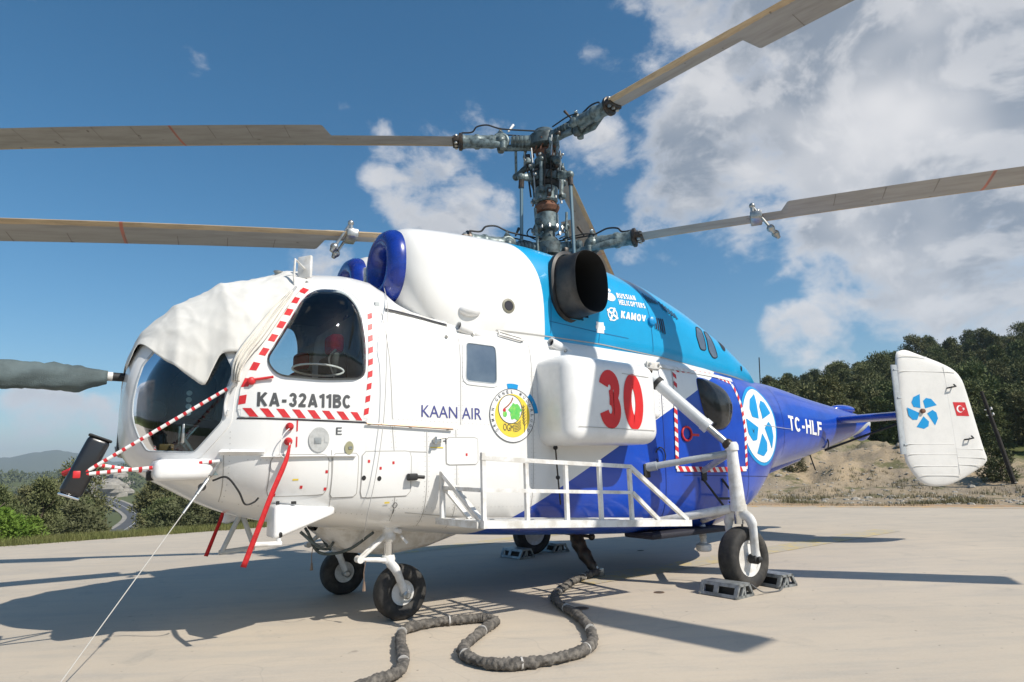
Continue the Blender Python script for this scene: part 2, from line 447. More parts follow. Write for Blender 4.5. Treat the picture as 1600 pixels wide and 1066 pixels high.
def on(surf, x, z, off=0., side=1):
    """point on a body surface, lifted along its normal"""
    e = .004; y = float(surf.Y(x, z))
    if off:
        dx = (float(surf.Y(x+e, z))-float(surf.Y(x-e, z)))/(2*e); dz = (float(surf.Y(x, z+e))-float(surf.Y(x, z-e)))/(2*e)
        dx = max(-4, min(4, dx)); dz = max(-4, min(4, dz))
        n = Vector((-dx, 1, -dz)).normalized()*off
        return Vector((x+n.x, side*(y+n.y), z+n.z))
    return Vector((x, side*y, z))
def patch(surf, poly, off=.004, bulge=0., rings=5, side=1, centre=None):
    """sheet lying on the body inside a star-shaped outline; bulge makes a blister"""
    n = len(poly); cx = centre[0] if centre else sum(p[0] for p in poly)/n; cz = centre[1] if centre else sum(p[1] for p in poly)/n
    m = MB(); rows = []
    for i in range(rings+1):
        t = i/rings; t = max(t, .004)
        o = off+bulge*(1-t**2.4)**.6 if bulge else off
        rows.append([on(surf, cx+(p[0]-cx)*t, cz+(p[1]-cz)*t, o, side) for p in poly])
    m.grid(rows, close_u=True); m.f.append(tuple(range(n))[::-1]); m.m.append(0)
    return m
def band(surf, inner, outer, off=.006, steps=4, side=1, edge=True):
    """sheet between two outlines of equal point count (a frame)"""
    m = MB(); rows = []
    for i in range(steps+1):
        t = i/steps; rows.append([on(surf, a[0]+(b[0]-a[0])*t, a[1]+(b[1]-a[1])*t, off, side) for a, b in zip(inner, outer)])
    if edge:
        rows = [[on(surf, a[0], a[1], -.012, side) for a in inner]]+rows+[[on(surf, b[0], b[1], -.004, side) for b in outer]]
    m.grid(rows, close_u=True); return m
def grow(poly, d):
    """outline moved outwards by d"""
    n = len(poly); out = []
    area = sum(poly[i][0]*poly[(i+1) % n][1]-poly[(i+1) % n][0]*poly[i][1] for i in range(n)); sg = 1 if area > 0 else -1
    for i in range(n):
        a = Vector(poly[i-1]); c = Vector(poly[(i+1) % n]); t = (c-a).normalized(); out.append((poly[i][0]+sg*t.y*d, poly[i][1]-sg*t.x*d))
    return out
def strip(surf, path, width, off=.004, side=1, closed=False, step=.05):
    """ribbon along a path of (x, z)"""
    L = sum((Vector(path[(i+1) % len(path)])-Vector(path[i])).length for i in range(len(path)-(0 if closed else 1)))
    P = resample(path, max(2, int(L/step)+1), closed); n = len(P); a = []; b = []
    for i in range(n):
        q0 = Vector(P[i-1] if (i or closed) else P[0]); q1 = Vector(P[(i+1) % n] if (i < n-1 or closed) else P[-1]); t = (q1-q0).normalized()
        nx, nz = -t.y*width/2, t.x*width/2
        a.append(on(surf, P[i][0]+nx, P[i][1]+nz, off, side)); b.append(on(surf, P[i][0]-nx, P[i][1]-nz, off, side))
    return MB().grid([a, b], close_u=closed)
def striped(surf, path, width, pitch, parent, off=.005, side=1, slant=.6, name='striped_tape'):
    """white tape with slanting red bars"""
    base = strip(surf, path, width, off, side).build(name, WHT, parent)
    L = [0]
    for i in range(len(path)-1): L.append(L[-1]+(Vector(path[i+1])-Vector(path[i])).length)
    def at(s):
        s = min(max(s, 0), L[-1]); j = 0
        while j < len(path)-2 and L[j+1] < s: j += 1
        t = (s-L[j])/max(L[j+1]-L[j], 1e-9); p = Vector(path[j]).lerp(Vector(path[j+1]), t); d = (Vector(path[j+1])-Vector(path[j])).normalized(); return p, d
    s = pitch*.3
    while s < L[-1]-pitch*.5:
        vs = []
        for (ds, q) in ((0, -1), (pitch*.5, -1), (pitch*.5, 1), (0, 1)):
            p, d = at(s+ds+q*slant*width*.5); nx, nz = -d.y*width*.5*q, d.x*width*.5*q
            vs.append(on(surf, p.x+nx, p.y+nz, off+.002, side))
        m = MB(); m.add(vs, [(0, 1, 2, 3)]); m.build('red_bar', REDT, base, smooth=0); s += pitch
    return base

_txt = {}
def text2d(s, bold=0., spacing=1.0):
    """lettering outline as triangles, unit cap height about .7"""
    key = (s, bold, spacing)
    if key in _txt: return _txt[key]
    c = bpy.data.curves.new('lettering', 'FONT'); c.body = s; c.size = 1; c.offset = bold; c.resolution_u = 4; c.space_character = spacing
    c.fill_mode = 'FRONT'
    o = bpy.data.objects.new('lettering', c); COL.objects.link(o); bpy.context.view_layer.update()
    dg = bpy.context.evaluated_depsgraph_get(); me = bpy.data.meshes.new_from_object(o.evaluated_get(dg))
    bm = bmesh.new(); bm.from_mesh(me); bmesh.ops.triangulate(bm, faces=bm.faces)
    v = [(p.co.x, p.co.y) for p in bm.verts]; bm.verts.index_update(); f = [tuple(q.index for q in t.verts) for t in bm.faces]; bm.free()
    bpy.data.objects.remove(o); bpy.data.curves.remove(c); bpy.data.meshes.remove(me)
    x0 = min(p[0] for p in v); x1 = max(p[0] for p in v); y0 = min(p[1] for p in v); y1 = max(p[1] for p in v)
    r = ([((p[0]-x0)/(x1-x0), (p[1]-y0)/(y1-y0)) for p in v], f); _txt[key] = r; return r
def lettering(surf, s, corner, along, up, material, parent, bold=.0, off=.004, name='lettering', spacing=1.0):
    """corner, along, up: (x, z) start of the baseline, baseline vector, height vector"""
    v, f = text2d(s, bold, spacing); m = MB()
    m.add([on(surf, corner[0]+along[0]*a+up[0]*b, corner[1]+along[1]*a+up[1]*b, off) for a, b in v], f)
    return m.build(name, material, parent, smooth=0)

# --- window outlines on the hull, as (x, z)
NOSE_WIN = resample(round_poly([(4.985, 2.03), (5.015, 1.90), (5.031, 1.76), (5.030, 1.66), (5.012, 1.57), (4.974, 1.475), (4.912, 1.37), (4.617, 1.350), (4.457, 1.575), (4.445, 1.80), (4.405, 1.95), (4.47, 2.12), (4.68, 2.22), (4.88, 2.19)], .03), 96)
BUB_WIN = resample(round_poly([(4.225, 2.03), (4.06, 2.33), (3.925, 2.575), (3.80, 2.675), (3.57, 2.685), (3.475, 2.52), (3.458, 2.2), (3.472, 1.905), (3.8, 1.885), (4.14, 1.905)], .09, 6), 72)
CAB_WIN = resample(round_poly([(2.565, 2.302), (2.232, 2.290), (2.251, 1.915), (2.591, 1.931)], .05), 40)
REAR_WIN = smooth_poly([(-.46, 2.12), (-.445, 1.98), (-.48, 1.78), (-.56, 1.60), (-.72, 1.545), (-.93, 1.60), (-1.045, 1.78), (-1.01, 1.92), (-.90, 2.03), (-.70, 2.105), (-.55, 2.13)], 48)
WIND = smooth_poly([(4.84, 2.30), (4.62, 2.27), (4.38, 2.25), (4.22, 2.40), (4.0, 2.68), (4.05, 2.78), (4.3, 2.66), (4.6, 2.50)], 48)

def make_hull():
    xs = np.unique(np.concatenate([np.arange(3.3, 4.86, .03), np.arange(4.86, 5.086, .012), np.arange(-1.2, -.3, .04), np.arange(2.1, 2.75, .03), np.arange(-5.9, 3.3, .09), [5.085]]))[::-1]
    xs = [xs[0]]+[x for i, x in enumerate(xs[1:]) if True]
    keep = [xs[0]]
    for x in xs[1:]:
        if keep[-1]-x > .011: keep.append(x)
    xs = np.array(keep)
    # even spacing round the section
    ts0 = np.linspace(0, 2*math.pi, 1441)
    N = 176; rows = []
    for x in xs:
        p = hull.section(x, ts0); d = np.r_[0, np.cumsum(np.linalg.norm(np.diff(p, axis=0), axis=1))]
        s = np.linspace(0, d[-1], N+1)[:-1]
        rows.append(np.stack([np.interp(s, d, p[:, k]) for k in range(3)], 1))
    A = np.array(rows); n_r = len(xs)
    V = A.reshape(-1, 3); F = []; F2 = []
    C = (A[:-1]+A[1:])/2; C = (C+np.roll(C, -1, axis=1))/2
    cut = np.zeros(C.shape[:2], bool)
    cut2 = cut.copy()
    for poly in (NOSE_WIN, BUB_WIN, WIND):
        cut |= in_poly(C[..., 0], C[..., 2], grow(poly, .016)); cut2 |= in_poly(C[..., 0], C[..., 2], grow(poly, .055))
    for i in range(n_r-1):
        for k in range(N):
            q4 = (i*N+k, (i+1)*N+k, (i+1)*N+(k+1) % N, i*N+(k+1) % N)
            if not cut[i, k]: F.append(q4)
            if not cut2[i, k]: F2.append(q4)
    caps = [tuple(range(N)), tuple((n_r-1)*N+k for k in range(N))[::-1]]
    return V, F, caps, F2
HV, HF, HC, HF2 = make_hull()
m = MB(); m.add(HV, HF+HC); fus = m.build('fuselage', M_HULL, heli, smooth=60); fix_normals(fus)
fus['label'] = 'white and royal blue painted fuselage shell'
# inner lining of the cockpit and cabin
m = MB(); c0 = np.array([0, 0, 1.6])
li = (HV-c0)*np.array([1, .955, .955])+c0; li[:, 0] = HV[:, 0]-.03
m.add(li, HF2); m.build('cabin_lining', LINER, heli, smooth=180)

def window(poly, glassmat, name='window', bulge=0., frame=.035, fmat=WHITE, side=1, seal=True, rings=8, foff=.007, centre=None):
    wdo = patch(hull, poly, .003, bulge, rings, side, centre).build(name, glassmat, heli, smooth=180)
    band(hull, grow(poly, -.012), grow(poly, frame), foff, 3, side).build('frame', fmat, wdo)
    if seal: band(hull, grow(poly, -.017), grow(poly, -.008), foff+.002, 1, side).build('rubber_seal', GREYP, wdo)
    return wdo
for sd in (1, -1):
    window(NOSE_WIN, GLASSN, 'nose_window', frame=.042, side=sd, centre=(4.73, 1.78), rings=14)
    window(BUB_WIN, GLASS, 'bubble_window', bulge=.15, frame=.045, side=sd, rings=16)
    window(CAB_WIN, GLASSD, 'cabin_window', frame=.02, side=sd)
    window(REAR_WIN, GLASSB, 'bubble_window', bulge=.10, frame=.012, fmat=BLUE, side=sd, rings=14)
    window(WIND, GLASS, 'windscreen', frame=.042, side=sd)
# nose centre post seams

# --- block lettering drawn with strokes (for the bold painted words)
def glyph(ch, s):
    h = s/2; b, t = h, 1-h
    def arc(cx, cy, rx, ry, a0, a1, n=14): return [(cx+rx*math.cos(R(a0+(a1-a0)*i/n)), cy+ry*math.sin(R(a0+(a1-a0)*i/n))) for i in range(n+1)]
    W = {'1': .42, '-': .42, 'I': s, 'M': .86, 'L': .58, 'F': .58, 'E': .60, '3': .60, '2': .60, '0': .62, 'T': .64, 'A': .76, 'K': .72, 'V': .74, 'O': .76, 'C': .72, ' ': .4}.get(ch, .68)
    l, r = h, W-h; c = W/2
    G = {'K': [[(l, b-h), (l, t+h)], [(r+.02, t+h), (l, .40)], [(l+.30*(r-l), .56), (r+.03, b-h)]],
         'A': [[(l-.02, b-h), (c, t+h*.6)], [(c, t+h*.6), (r+.02, b-h)], [(l+.10, .27), (r-.10, .27)]],
         '-': [[(.04, .40), (W-.04, .40)]],
         '3': [arc(c, (.525+t)/2, (r-c)*.94, (t-.525)/2, 168, -92, 18), arc(c, (.525+b)/2, r-c, (.525-b)/2, 92, -168, 20)],
         '2': [arc(c, .70, r-c, .30-h, 170, -38, 16)+[(l+.01, b+.02)], [(l-h, b), (r+h*.6, b)]],
         '1': [[(r, b-h), (r, t+h)], [(.02, .76), (r-h*.4, t-.02)]],
         'B': [[(l, b-h), (l, t+h)], [(l, t)]+arc(c+.02, .755, r-c-.03, t-.755, 90, -90)+[(l, .51)], [(l, .51)]+arc(c+.02, (.51+b)/2, r-c-.01, (.51-b)/2, 90, -90)+[(l, b)]],
         'C': [arc(c, .5, r-c+.01, .5-h, 42, 318, 26)],
         'T': [[(c, b-h), (c, t)], [(0, t), (W, t)]], 'H': [[(l, b-h), (l, t+h)], [(r, b-h), (r, t+h)], [(l, .52), (r, .52)]],
         'L': [[(l, b-h), (l, t+h)], [(l, b), (W, b)]], 'F': [[(l, b-h), (l, t+h)], [(l, t), (W, t)], [(l, .52), (W-.06, .52)]], 'E': [[(l, b-h), (l, t+h)], [(l, t), (W, t)], [(l, .51), (W-.04, .51)], [(l, b), (W, b)]],
         '0': [arc(c, .5, r-c, .5-h, 0, 360, 36)], 'O': [arc(c, .5, r-c, .5-h, 0, 360, 32)], 'I': [[(c, b-h), (c, t+h)]],
         'M': [[(l, b-h), (l, t+h)], [(r, b-h), (r, t+h)], [(l, t+h*.5), (c, b)], [(c, b), (r, t+h*.5)]], 'N': [[(l, b-h), (l, t+h)], [(r, b-h), (r, t+h)], [(l, t+h), (r, b-h)]],
         'V': [[(l-.03, t+h), (c, b)], [(c, b), (r+.03, t+h)]], 'U': [[(l, t+h)]+arc(c, .36, r-c, .36-h, 180, 360)+[(r, t+h)]],
         'R': [[(l, b-h), (l, t+h)], [(l, t)]+arc(c+.02, .735, r-c-.02, t-.735, 90, -90)+[(l, .735-(t-.735))], [(c, .45), (r+.02, b-h)]], 'P': [[(l, b-h), (l, t+h)], [(l, t)]+arc(c+.02, .72, r-c-.02, t-.72, 90, -90)+[(l, .72-(t-.72))]],
         'S': [arc(c, .735, r-c, .265-h, 25, 270, 16)+arc(c, .265, r-c, .265-h, 90, -155, 16)[1:]]}
    return W, G.get(ch, [])
def block_text(surf, s, corner, along, up, material, parent, stroke=.19, gap=.13, off=.004, name='lettering'):
    tot = sum(glyph(ch, stroke)[0]+gap for ch in s)-gap; m = MB(); x0 = 0.; k = 0
    for ch in s:
        W, lines = glyph(ch, stroke)
        for P in lines:
            P = [Vector(q) for q in P]; P = [P[i].lerp(P[i+1], j/max(1, int((P[i+1]-P[i]).length/.12)+1)) for i in range(len(P)-1) for j in range(int((P[i+1]-P[i]).length/.12)+1)]+[P[-1]]; A = []; B = []; k += 1; n = len(P); closed = (P[0]-P[-1]).length < 1e-4
            for i in range(n):
                d0 = (P[i]-P[i-1]).normalized() if i else ((P[0]-P[-2]).normalized() if closed else (P[1]-P[0]).normalized()); d1 = (P[i+1]-P[i]).normalized() if i < n-1 else ((P[1]-P[0]).normalized() if closed else d0)
                t = (d0+d1); t = t.normalized() if t.length > 1e-6 else d1; nn = Vector((-t.y, t.x)); kx = min(1.6, 1/max(.3, nn.dot(Vector((-d1.y, d1.x)))))*stroke/2
                A.append(P[i]+nn*kx); B.append(P[i]-nn*kx)
            def mp(q):
                u = (x0+min(max(q.x, -.02), W+.02))/tot; v = min(max(q.y, 0), 1)
                return on(surf, corner[0]+along[0]*u+up[0]*v, corner[1]+along[1]*u+up[1]*v, off+.00025*(k % 4))
            m.grid([[mp(q) for q in A], [mp(q) for q in B]])
        x0 += W+gap
    return m.build(name, material, parent, smooth=0)

# ------------------------------------------------------------------ engine deck
def loft_mesh(surf, xs, N=96):
    ts = np.linspace(0, 2*math.pi, 1201); rows = []
    for x in xs:
        p = surf.section(x, ts); d = np.r_[0, np.cumsum(np.linalg.norm(np.diff(p, axis=0), axis=1))]
        s = np.linspace(0, d[-1], N+1)[:-1]; rows.append([tuple(np.interp(v, d, p[:, k]) for k in range(3)) for v in s])
    m = MB(); m.grid(rows, close_u=True); n = len(xs)
    m.f.append(tuple(range(N))[::-1]); m.m.append(0); m.f.append(tuple((n-1)*N+k for k in range(N))); m.m.append(0)
    return m
cwm = loft_mesh(cowl, list(np.arange(2.45, -2.65, -.07))+[-2.65], 150)
def duct_hole(mb):
    keep = []
    for f in mb.f:
        c = np.mean([mb.v[i] for i in f], axis=0)
        if len(f) > 6 or abs(c[1]) < .5 or ((c[0]-1.235)/.272)**2+((c[2]-2.985)/.345)**2 > 1: keep.append(f)
    mb.f = keep; mb.m = [0]*len(keep)
duct_hole(cwm)
cw = cwm.build('engine_cowling', M_COWL, heli, smooth=60); fix_normals(cw)
cw['label'] = 'white and bright cyan engine cowling on the roof'
# engine nacelles with blue intake lips
NAC = [(3.03, 2.70, 3.40, .345, 3.05), (2.98, 2.60, 3.425, .395, 3.05), (2.85, 2.45, 3.445, .45, 3.02), (2.6, 2.32, 3.465, .475, 2.98), (2.2, 2.28, 3.48, .485, 2.95), (1.8, 2.28, 3.485, .487, 2.95), (1.4, 2.3, 3.46, .478, 2.95), (1.0, 2.3, 3.38, .46, 2.95)]
NBX = pchip([3.03, 2.9, 2.6, 1.0], [2.25, 3.2, 5.0, 5.0])
class Nac(Loft):
    pass
nac = Nac([(x, zb, zt, wd, zc, 2.5, 2.25) for x, zb, zt, wd, zc in NAC])
def nac_pt(x, a, sc=1.):
    zb, zt, wd, zc, nb, nt = [float(f(x)) for f in nac.f]
    c, s = math.cos(a), math.sin(a); nb = float(NBX(x)); n = nt if s >= 0 else nb; h = (zt-zc) if s >= 0 else (zc-zb)
    return (wd*sc*math.copysign(abs(c)**(2/n), c), zc+h*sc*math.copysign(abs(s)**(2/n), s))
for sd in (1, -1):
    yc = .47*sd; rows = []
    for x in [3.03, 3.01, 2.98, 2.93, 2.85, 2.75, 2.6, 2.4, 2.2, 2.0, 1.8, 1.6, 1.5, 1.44, 1.38, 1.32, 1.26, 1.2, 1.14, 1.08, 1.0]:
        rows.append([(x, yc+nac_pt(x, 2*math.pi*k/64)[0], nac_pt(x, 2*math.pi*k/64)[1]) for k in range(64)])
    mm = MB(); mm.grid(rows, close_u=True); duct_hole(mm)
    na = mm.build('engine_nacelle', M_COWL, heli, smooth=180); fix_normals(na)
    # intake lip: a fat rounded ring
    prof = [(3.025, 1.0), (3.055, 1.015), (3.10, .99), (3.145, .91), (3.17, .77), (3.165, .63), (3.13, .50), (3.06, .41), (2.98, .37), (2.80, .36)]
    rows = [[(x, yc+nac_pt(3.03, 2*math.pi*k/64, sc)[0], 3.05+(nac_pt(3.03, 2*math.pi*k/64, sc)[1]-3.05)) for k in range(64)] for x, sc in prof]
    mm = MB(); mm.grid(rows, close_u=True)
    mm.build('intake_lip', BLUEL, na, smooth=180)
    rows = [[(2.92, yc+nac_pt(3.03, 2*math.pi*k/32, .40*t)[0], 3.05+(nac_pt(3.03, 2*math.pi*k/32, .40*t)[1]-3.05)) for k in range(32)] for t in (1, .6, .2, .02)]
    mm = MB(); mm.grid(rows, close_u=True); mm.build('intake_plug', BLUEL, na)
# thin wire fence between the intakes: de-icing pipe and lamp post on the roof
bars('roof_post', [((3.12, 0.05, 2.93), (3.12, .05, 3.16)), ((3.12, .05, 3.02), (3.16, .20, 3.02))], .02, WHITE2, heli)
mm = MB(); mm.lathe((3.12, .05, 2.93), (0, 0, 1), [(0, .06), (.03, .06), (.04, .03)], 14); mm.build('post_base', WHITE2, heli)
# --- exhausts: oval ducts turned out and aft
def exhaust(sd):
    c0 = Vector((1.285, .62*sd, 2.985)); ax = Vector((-.13, .99*sd, .02)).normalized(); up = Vector((0, 0, 1)); u = up.cross(ax).normalized(); v = ax.cross(u)
    def ring(d, k, n=44):
        out = []
        for i in range(n):
            a = 2*math.pi*i/n; c, s = math.cos(a), math.sin(a)
            out.append(c0+ax*d+u*(.25*k*math.copysign(abs(c)**.8, c))+v*(.325*k*math.copysign(abs(s)**.8, s)))
        return out
    m = MB(); m.grid([ring(.0, 1.12), ring(.2, 1.10), ring(.32, 1.04), ring(.40, 1.0), ring(.52, .985), ring(.60, .985), ring(.605, .97)], close_u=True)
    ex = m.build('exhaust_duct', SOOT, heli, smooth=60)
    m = MB(); m.grid([ring(.605, .97), ring(.6, .945), ring(.3, .90), ring(-.25, .80)], close_u=True); m.f.append(tuple(3*44+i for i in range(44))); m.m.append(0)
    m.build('duct_lining', SOOT2, ex, smooth=60)
    m = MB(); m.grid([ring(.27, 1.17), ring(.33, 1.18), ring(.34, 1.07)], close_u=True); m.build('heat_shield', SOOT, ex, smooth=60)
    return ex
exhaust(1); exhaust(-1)

# gutter rail between cowling and hull
mm = strip(hull, [(3.26, 2.545), (2.95, 2.50), (2.68, 2.455)], .05, .012).build('rain_gutter', WHITE2, heli)
strip(hull, [(3.26, 2.53), (2.95, 2.485), (2.70, 2.442)], .018, .014).build('gutter_slot', SEAMB, mm)
strip(cowl, [(2.45, 2.462), (1.7, 2.448), (.9, 2.425), (0, 2.36), (-.9, 2.26), (-1.7, 2.2)], .010, .004).build('cowling_seam', SEAM, cw)
for zx in ([(1.30, 3.30), (1.52, 2.95), (1.55, 2.48)], [(.90, 2.60), (.93, 2.42)], [(.18, 3.30), (.14, 2.9), (.12, 2.40)], [(1.56, 2.60), (.92, 2.545), (.5, 2.52)]):
    strip(cowl, zx, .007, .003).build('cowling_seam', mat('cyan_gap', (.004, .13, .30), .6) if 'cyan_gap' not in bpy.data.materials else bpy.data.materials['cyan_gap'], cw)
# louvres, ports and fittings of the cowling
DK = mat('dark_opening', (.012, .016, .025), .5)
def louvre(x, z0, z1, lean=0.):
    o = strip(cowl, [(x, z0), (x+lean, z1)], .024, .006, step=.03).build('louvre_slot', DK, cw)
    strip(cowl, [(x+.017, z0), (x+lean+.017, z1)], .006, .010, step=.03).build('louvre_lip', CYAN, o)
for i in range(5): louvre(.065-.034*i, 2.80, 2.67-.012*i+0.0, -.01)
for i in range(5): louvre(.085-.04*i, 2.985, 3.10-.018*i, .035)
for i in range(6): louvre(-.155-.04*i, 2.92-.018*i, 3.03-.025*i, .03)
for poly in ([(-.655, 2.66), (-.70, 2.78), (-.79, 2.76), (-.80, 2.50), (-.70, 2.505)], [(-.85, 2.74), (-.93, 2.73), (-1.02, 2.43), (-.93, 2.42), (-.86, 2.50)]):
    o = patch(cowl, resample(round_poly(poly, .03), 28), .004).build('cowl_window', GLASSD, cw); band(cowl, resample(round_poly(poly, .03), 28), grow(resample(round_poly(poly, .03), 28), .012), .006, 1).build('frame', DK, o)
    patch(cowl, resample(round_poly(poly, .03), 28), .002).build('blind', DK, o)
patch(cowl, [(-1.20+.055*math.cos(a), 2.60+.075*math.sin(a)) for a in np.linspace(0, 2*math.pi, 25)[:-1]], .004).build('round_port', DK, cw)
patch(cowl, [(-1.60+.025*math.cos(a), 2.345+.035*math.sin(a)) for a in np.linspace(0, 2*math.pi, 17)[:-1]], .004).build('round_port', DK, cw)
mm = MB(); mm.lathe((-1.06, .22, 2.88), (0, 0, 1), [(0, .035), (.06, .035), (.075, .02)], 14); mm.build('beacon_lamp', REDT, cw)
mm = MB(); mm.lathe((.12, .93, 2.75), (.15, 1, 0), [(0, .05), (.02, .055), (.05, .045), (.06, .02)], 16); mm.build('fuel_vent', CYAN, cw)
mm = MB(); mm.lathe((2.04, .9, 2.70), (0, 1, 0), [(.0, .07), (.06, .07), (.065, .05), (.03, .04)], 20); mm.build('drain_port', mat('khaki_port', (.22, .21, .16), .5), cw)
mm = MB(); mm.lathe((2.04, .92, 2.70), (0, 1, 0), [(.0, .046), (.046, .046)], 20); mm.build('port_plug', SEAMB, cw)
# teardrop lamp and two pipe scoops under the gutter
mm = MB(); mm.ball((2.46, .95, 2.605), .075, (1.5, .75, .72), 18, 12); mm.build('blister', WHITE, cw)
for x, z in ((2.60, 2.418), (1.60, 2.355)):
    mm = MB(); a = on(hull, x, z, .035); b = on(hull, x-.26, z-.03, -.03)
    mm._lathe(Vector(a), (Vector(b)-Vector(a)).normalized(), [(.05, .034), (0, .036), (-.005, .043), (0, .048), (.08, .047), (.29, .034)], 18, False)
    o = mm.build('pipe_scoop', WHITE, heli); mm = MB(); mm.lathe(a, Vector(b)-Vector(a), [(.03, .036), (.035, .036)], 14); mm.build('scoop_mouth', SEAMB, o)
# handle frame
hp = [(2.16, 2.425), (1.90, 2.375), (1.91, 2.345), (2.18, 2.392)]
o = strip(hull, hp, .014, .03, closed=True).build('hand_grip', WHITE2, heli); strip(hull, hp, .012, .014, closed=True).build('grip_base', SEAM, o)
# logos on the cowling
CW = cw
block_text(cowl, 'RUSSIAN', (.595, 2.965), (-.30, .012), (0, .062), LETW, CW, .22, .16)
block_text(cowl, 'HELICOPTERS', (.585, 2.888), (-.415, .008), (0, .062), LETW, CW, .22, .16)
block_text(cowl, 'KAMOV', (.595, 2.735), (-.38, -.008), (-.02, .085), LETW, CW, .26, .12)
def disc(surf, cx, cz, rx, rz, material, parent, off=.004, name='emblem', n=28, a0=0, a1=2*math.pi):
    if a1-a0 > 6.2: return patch(surf, [(cx+rx*math.cos(a), cz+rz*math.sin(a)) for a in np.linspace(0, 2*math.pi, n+1)[:-1]], off, rings=3).build(name, material, parent, smooth=180)
    return None
def ring_strip(surf, cx, cz, rx, rz, wd, material, parent, off=.004, name='ring', a0=0, a1=2*math.pi, n=40):
    full = a1-a0 > 6.2; an = np.linspace(a0, a1, n+1)[:(-1 if full else None)]
    A = [on(surf, cx+rx*math.cos(a), cz+rz*math.sin(a), off) for a in an]; B = [on(surf, cx+(rx-wd)*math.cos(a), cz+(rz-wd)*math.sin(a), off) for a in an]
    return MB().grid([A, B], close_u=full).build(name, material, parent, smooth=180)
o = empty('maker_emblem', parent=CW)
disc(cowl, .70, 2.965, .075, .05, LETW, o, name='disc'); disc(cowl, .745, 3.035, .022, .022, LETW, o, name='disc'); disc(cowl, .69, 3.045, .022, .020, LETW, o, name='disc')
o = empty('rotor_emblem', parent=CW)
ring_strip(cowl, .71, 2.765, .07, .075, .014, LETW, o)
for a in (30, 120, 210, 300):
    ca, sa = math.cos(R(a)), math.sin(R(a)); strip(cowl, [(.71+.008*ca, 2.765+.008*sa), (.71+.085*ca, 2.765+.085*sa)], .026, .005, step=.02).build('blade_mark', LETW, o)
patch(cowl, [(.90+dx, 2.60+dz) for dx, dz in ((-.05, -.06), (-.05, -.025), (-.065, -.02), (-.065, .02), (-.05, .025), (-.05, .06), (-.01, .055), (.01, .055), (.05, .06), (.05, .02), (.06, .015), (.06, -.015), (.05, -.02), (.05, -.06))], .004).build('quality_plate', LETW, CW)

# ------------------------------------------------------------------ side tank with the number 30
def rbox(x0, x1, y0, y1, z0, z1, r, segs=6, taper=None):
    bm = bmesh.new(); bmesh.ops.create_cube(bm, size=1)
    bmesh.ops.scale(bm, vec=(x1-x0, y1-y0, z1-z0), verts=bm.verts); bmesh.ops.translate(bm, vec=((x0+x1)/2, (y0+y1)/2, (z0+z1)/2), verts=bm.verts)
    if taper:
        for v in bm.verts: v.co = taper(v.co)
    bmesh.ops.bevel(bm, geom=bm.edges[:], offset=r, segments=segs, affect='EDGES', profile=.5)
    bm.verts.index_update(); m = MB(); m.add([v.co for v in bm.verts], [tuple(v.index for v in f.verts) for f in bm.faces]); bm.free(); return m
for sd in (1, -1):
    tk = rbox(.66, 1.81, .9, 1.50, 1.375, 2.16, .13, 8, lambda c: Vector((c.x, c.y, c.z+(.05 if c.x > 1.2 and c.z > 1.7 else 0)-(.02 if c.y > 1.2 and c.z > 1.7 else 0)))).build('side_tank', WHITE, heli, smooth=180)
    if sd < 0: tk.scale = (1, -1, 1)
    else: tank = tk
tank['label'] = 'white side tank with a big red 30'
class Flat:
    """flat outer face of the tank"""
    def Y(s, x, z): return 1.50+0*x
tankface = Flat()
def numeral(s, cx, cz, wx, hz, bold):
    v, f = text2d(s, bold); m = MB(); m.add([(cx+wx/2-wx*a, 1.5035, cz-hz/2+hz*b) for a, b in v], f); return m.build('numeral', REDN, tank, smooth=0)
block_text(tankface, '3', (1.445, 1.515), (-.26, -.005), (0, .54), REDN, tank, .25, 0, .004, 'numeral'); block_text(tankface, '0', (1.145, 1.505), (-.25, -.005), (0, .53), REDN, tank, .25, 0, .004, 'numeral')
for pth in ([(1.27, 1.87), (1.27, 1.64)], [(1.70, 1.53), (.76, 1.50)], [(1.15, 2.03), (.80, 2.01)]):
    strip(tankface, pth, .006, .0045).build('tank_seam', SEAM, tank)
mm = MB(); mm.lathe((.64, 1.25, 1.70), (-1, 0, -.1), [(0, .06), (.16, .055), (.2, .03)], 16); mm.build('drain_cap', WHITE, tank)

# ------------------------------------------------------------------ tail
def aerofoil(chord, thick, n=10):
    """closed section (along, across), nose at 0"""
    xs = [.5*(1-math.cos(math.pi*i/n)) for i in range(n+1)]
    yt = lambda x: thick*5*(.2969*math.sqrt(x)-.126*x-.3516*x*x+.2843*x**3-.1036*x**4)
    up = [(x*chord, yt(x)*chord) for x in xs]; return up+[(x, -y) for x, y in up[-2:0:-1]]
tp = MB()
rows = []
for y in np.linspace(-1.45, 1.45, 15):
    c = .78; rows.append([(-4.42-a, y, 1.78+b*1.2) for a, b in aerofoil(c, .13)])
tp.grid(rows, close_u=True); tpo = tp.build('tailplane', BLUE, heli, smooth=180)
bars('tailplane_brace', [((-4.25, .22, 1.32), (-4.55, 1.40, 1.72)), ((-4.25, -.22, 1.32), (-4.55, -1.40, 1.72))], .017, BLACK, heli)
FN = Vector((.42, .907, 0)).normalized(); FT = Vector((-.907, .42, 0)).normalized()     # fin normal and chordwise (aft, outwards)
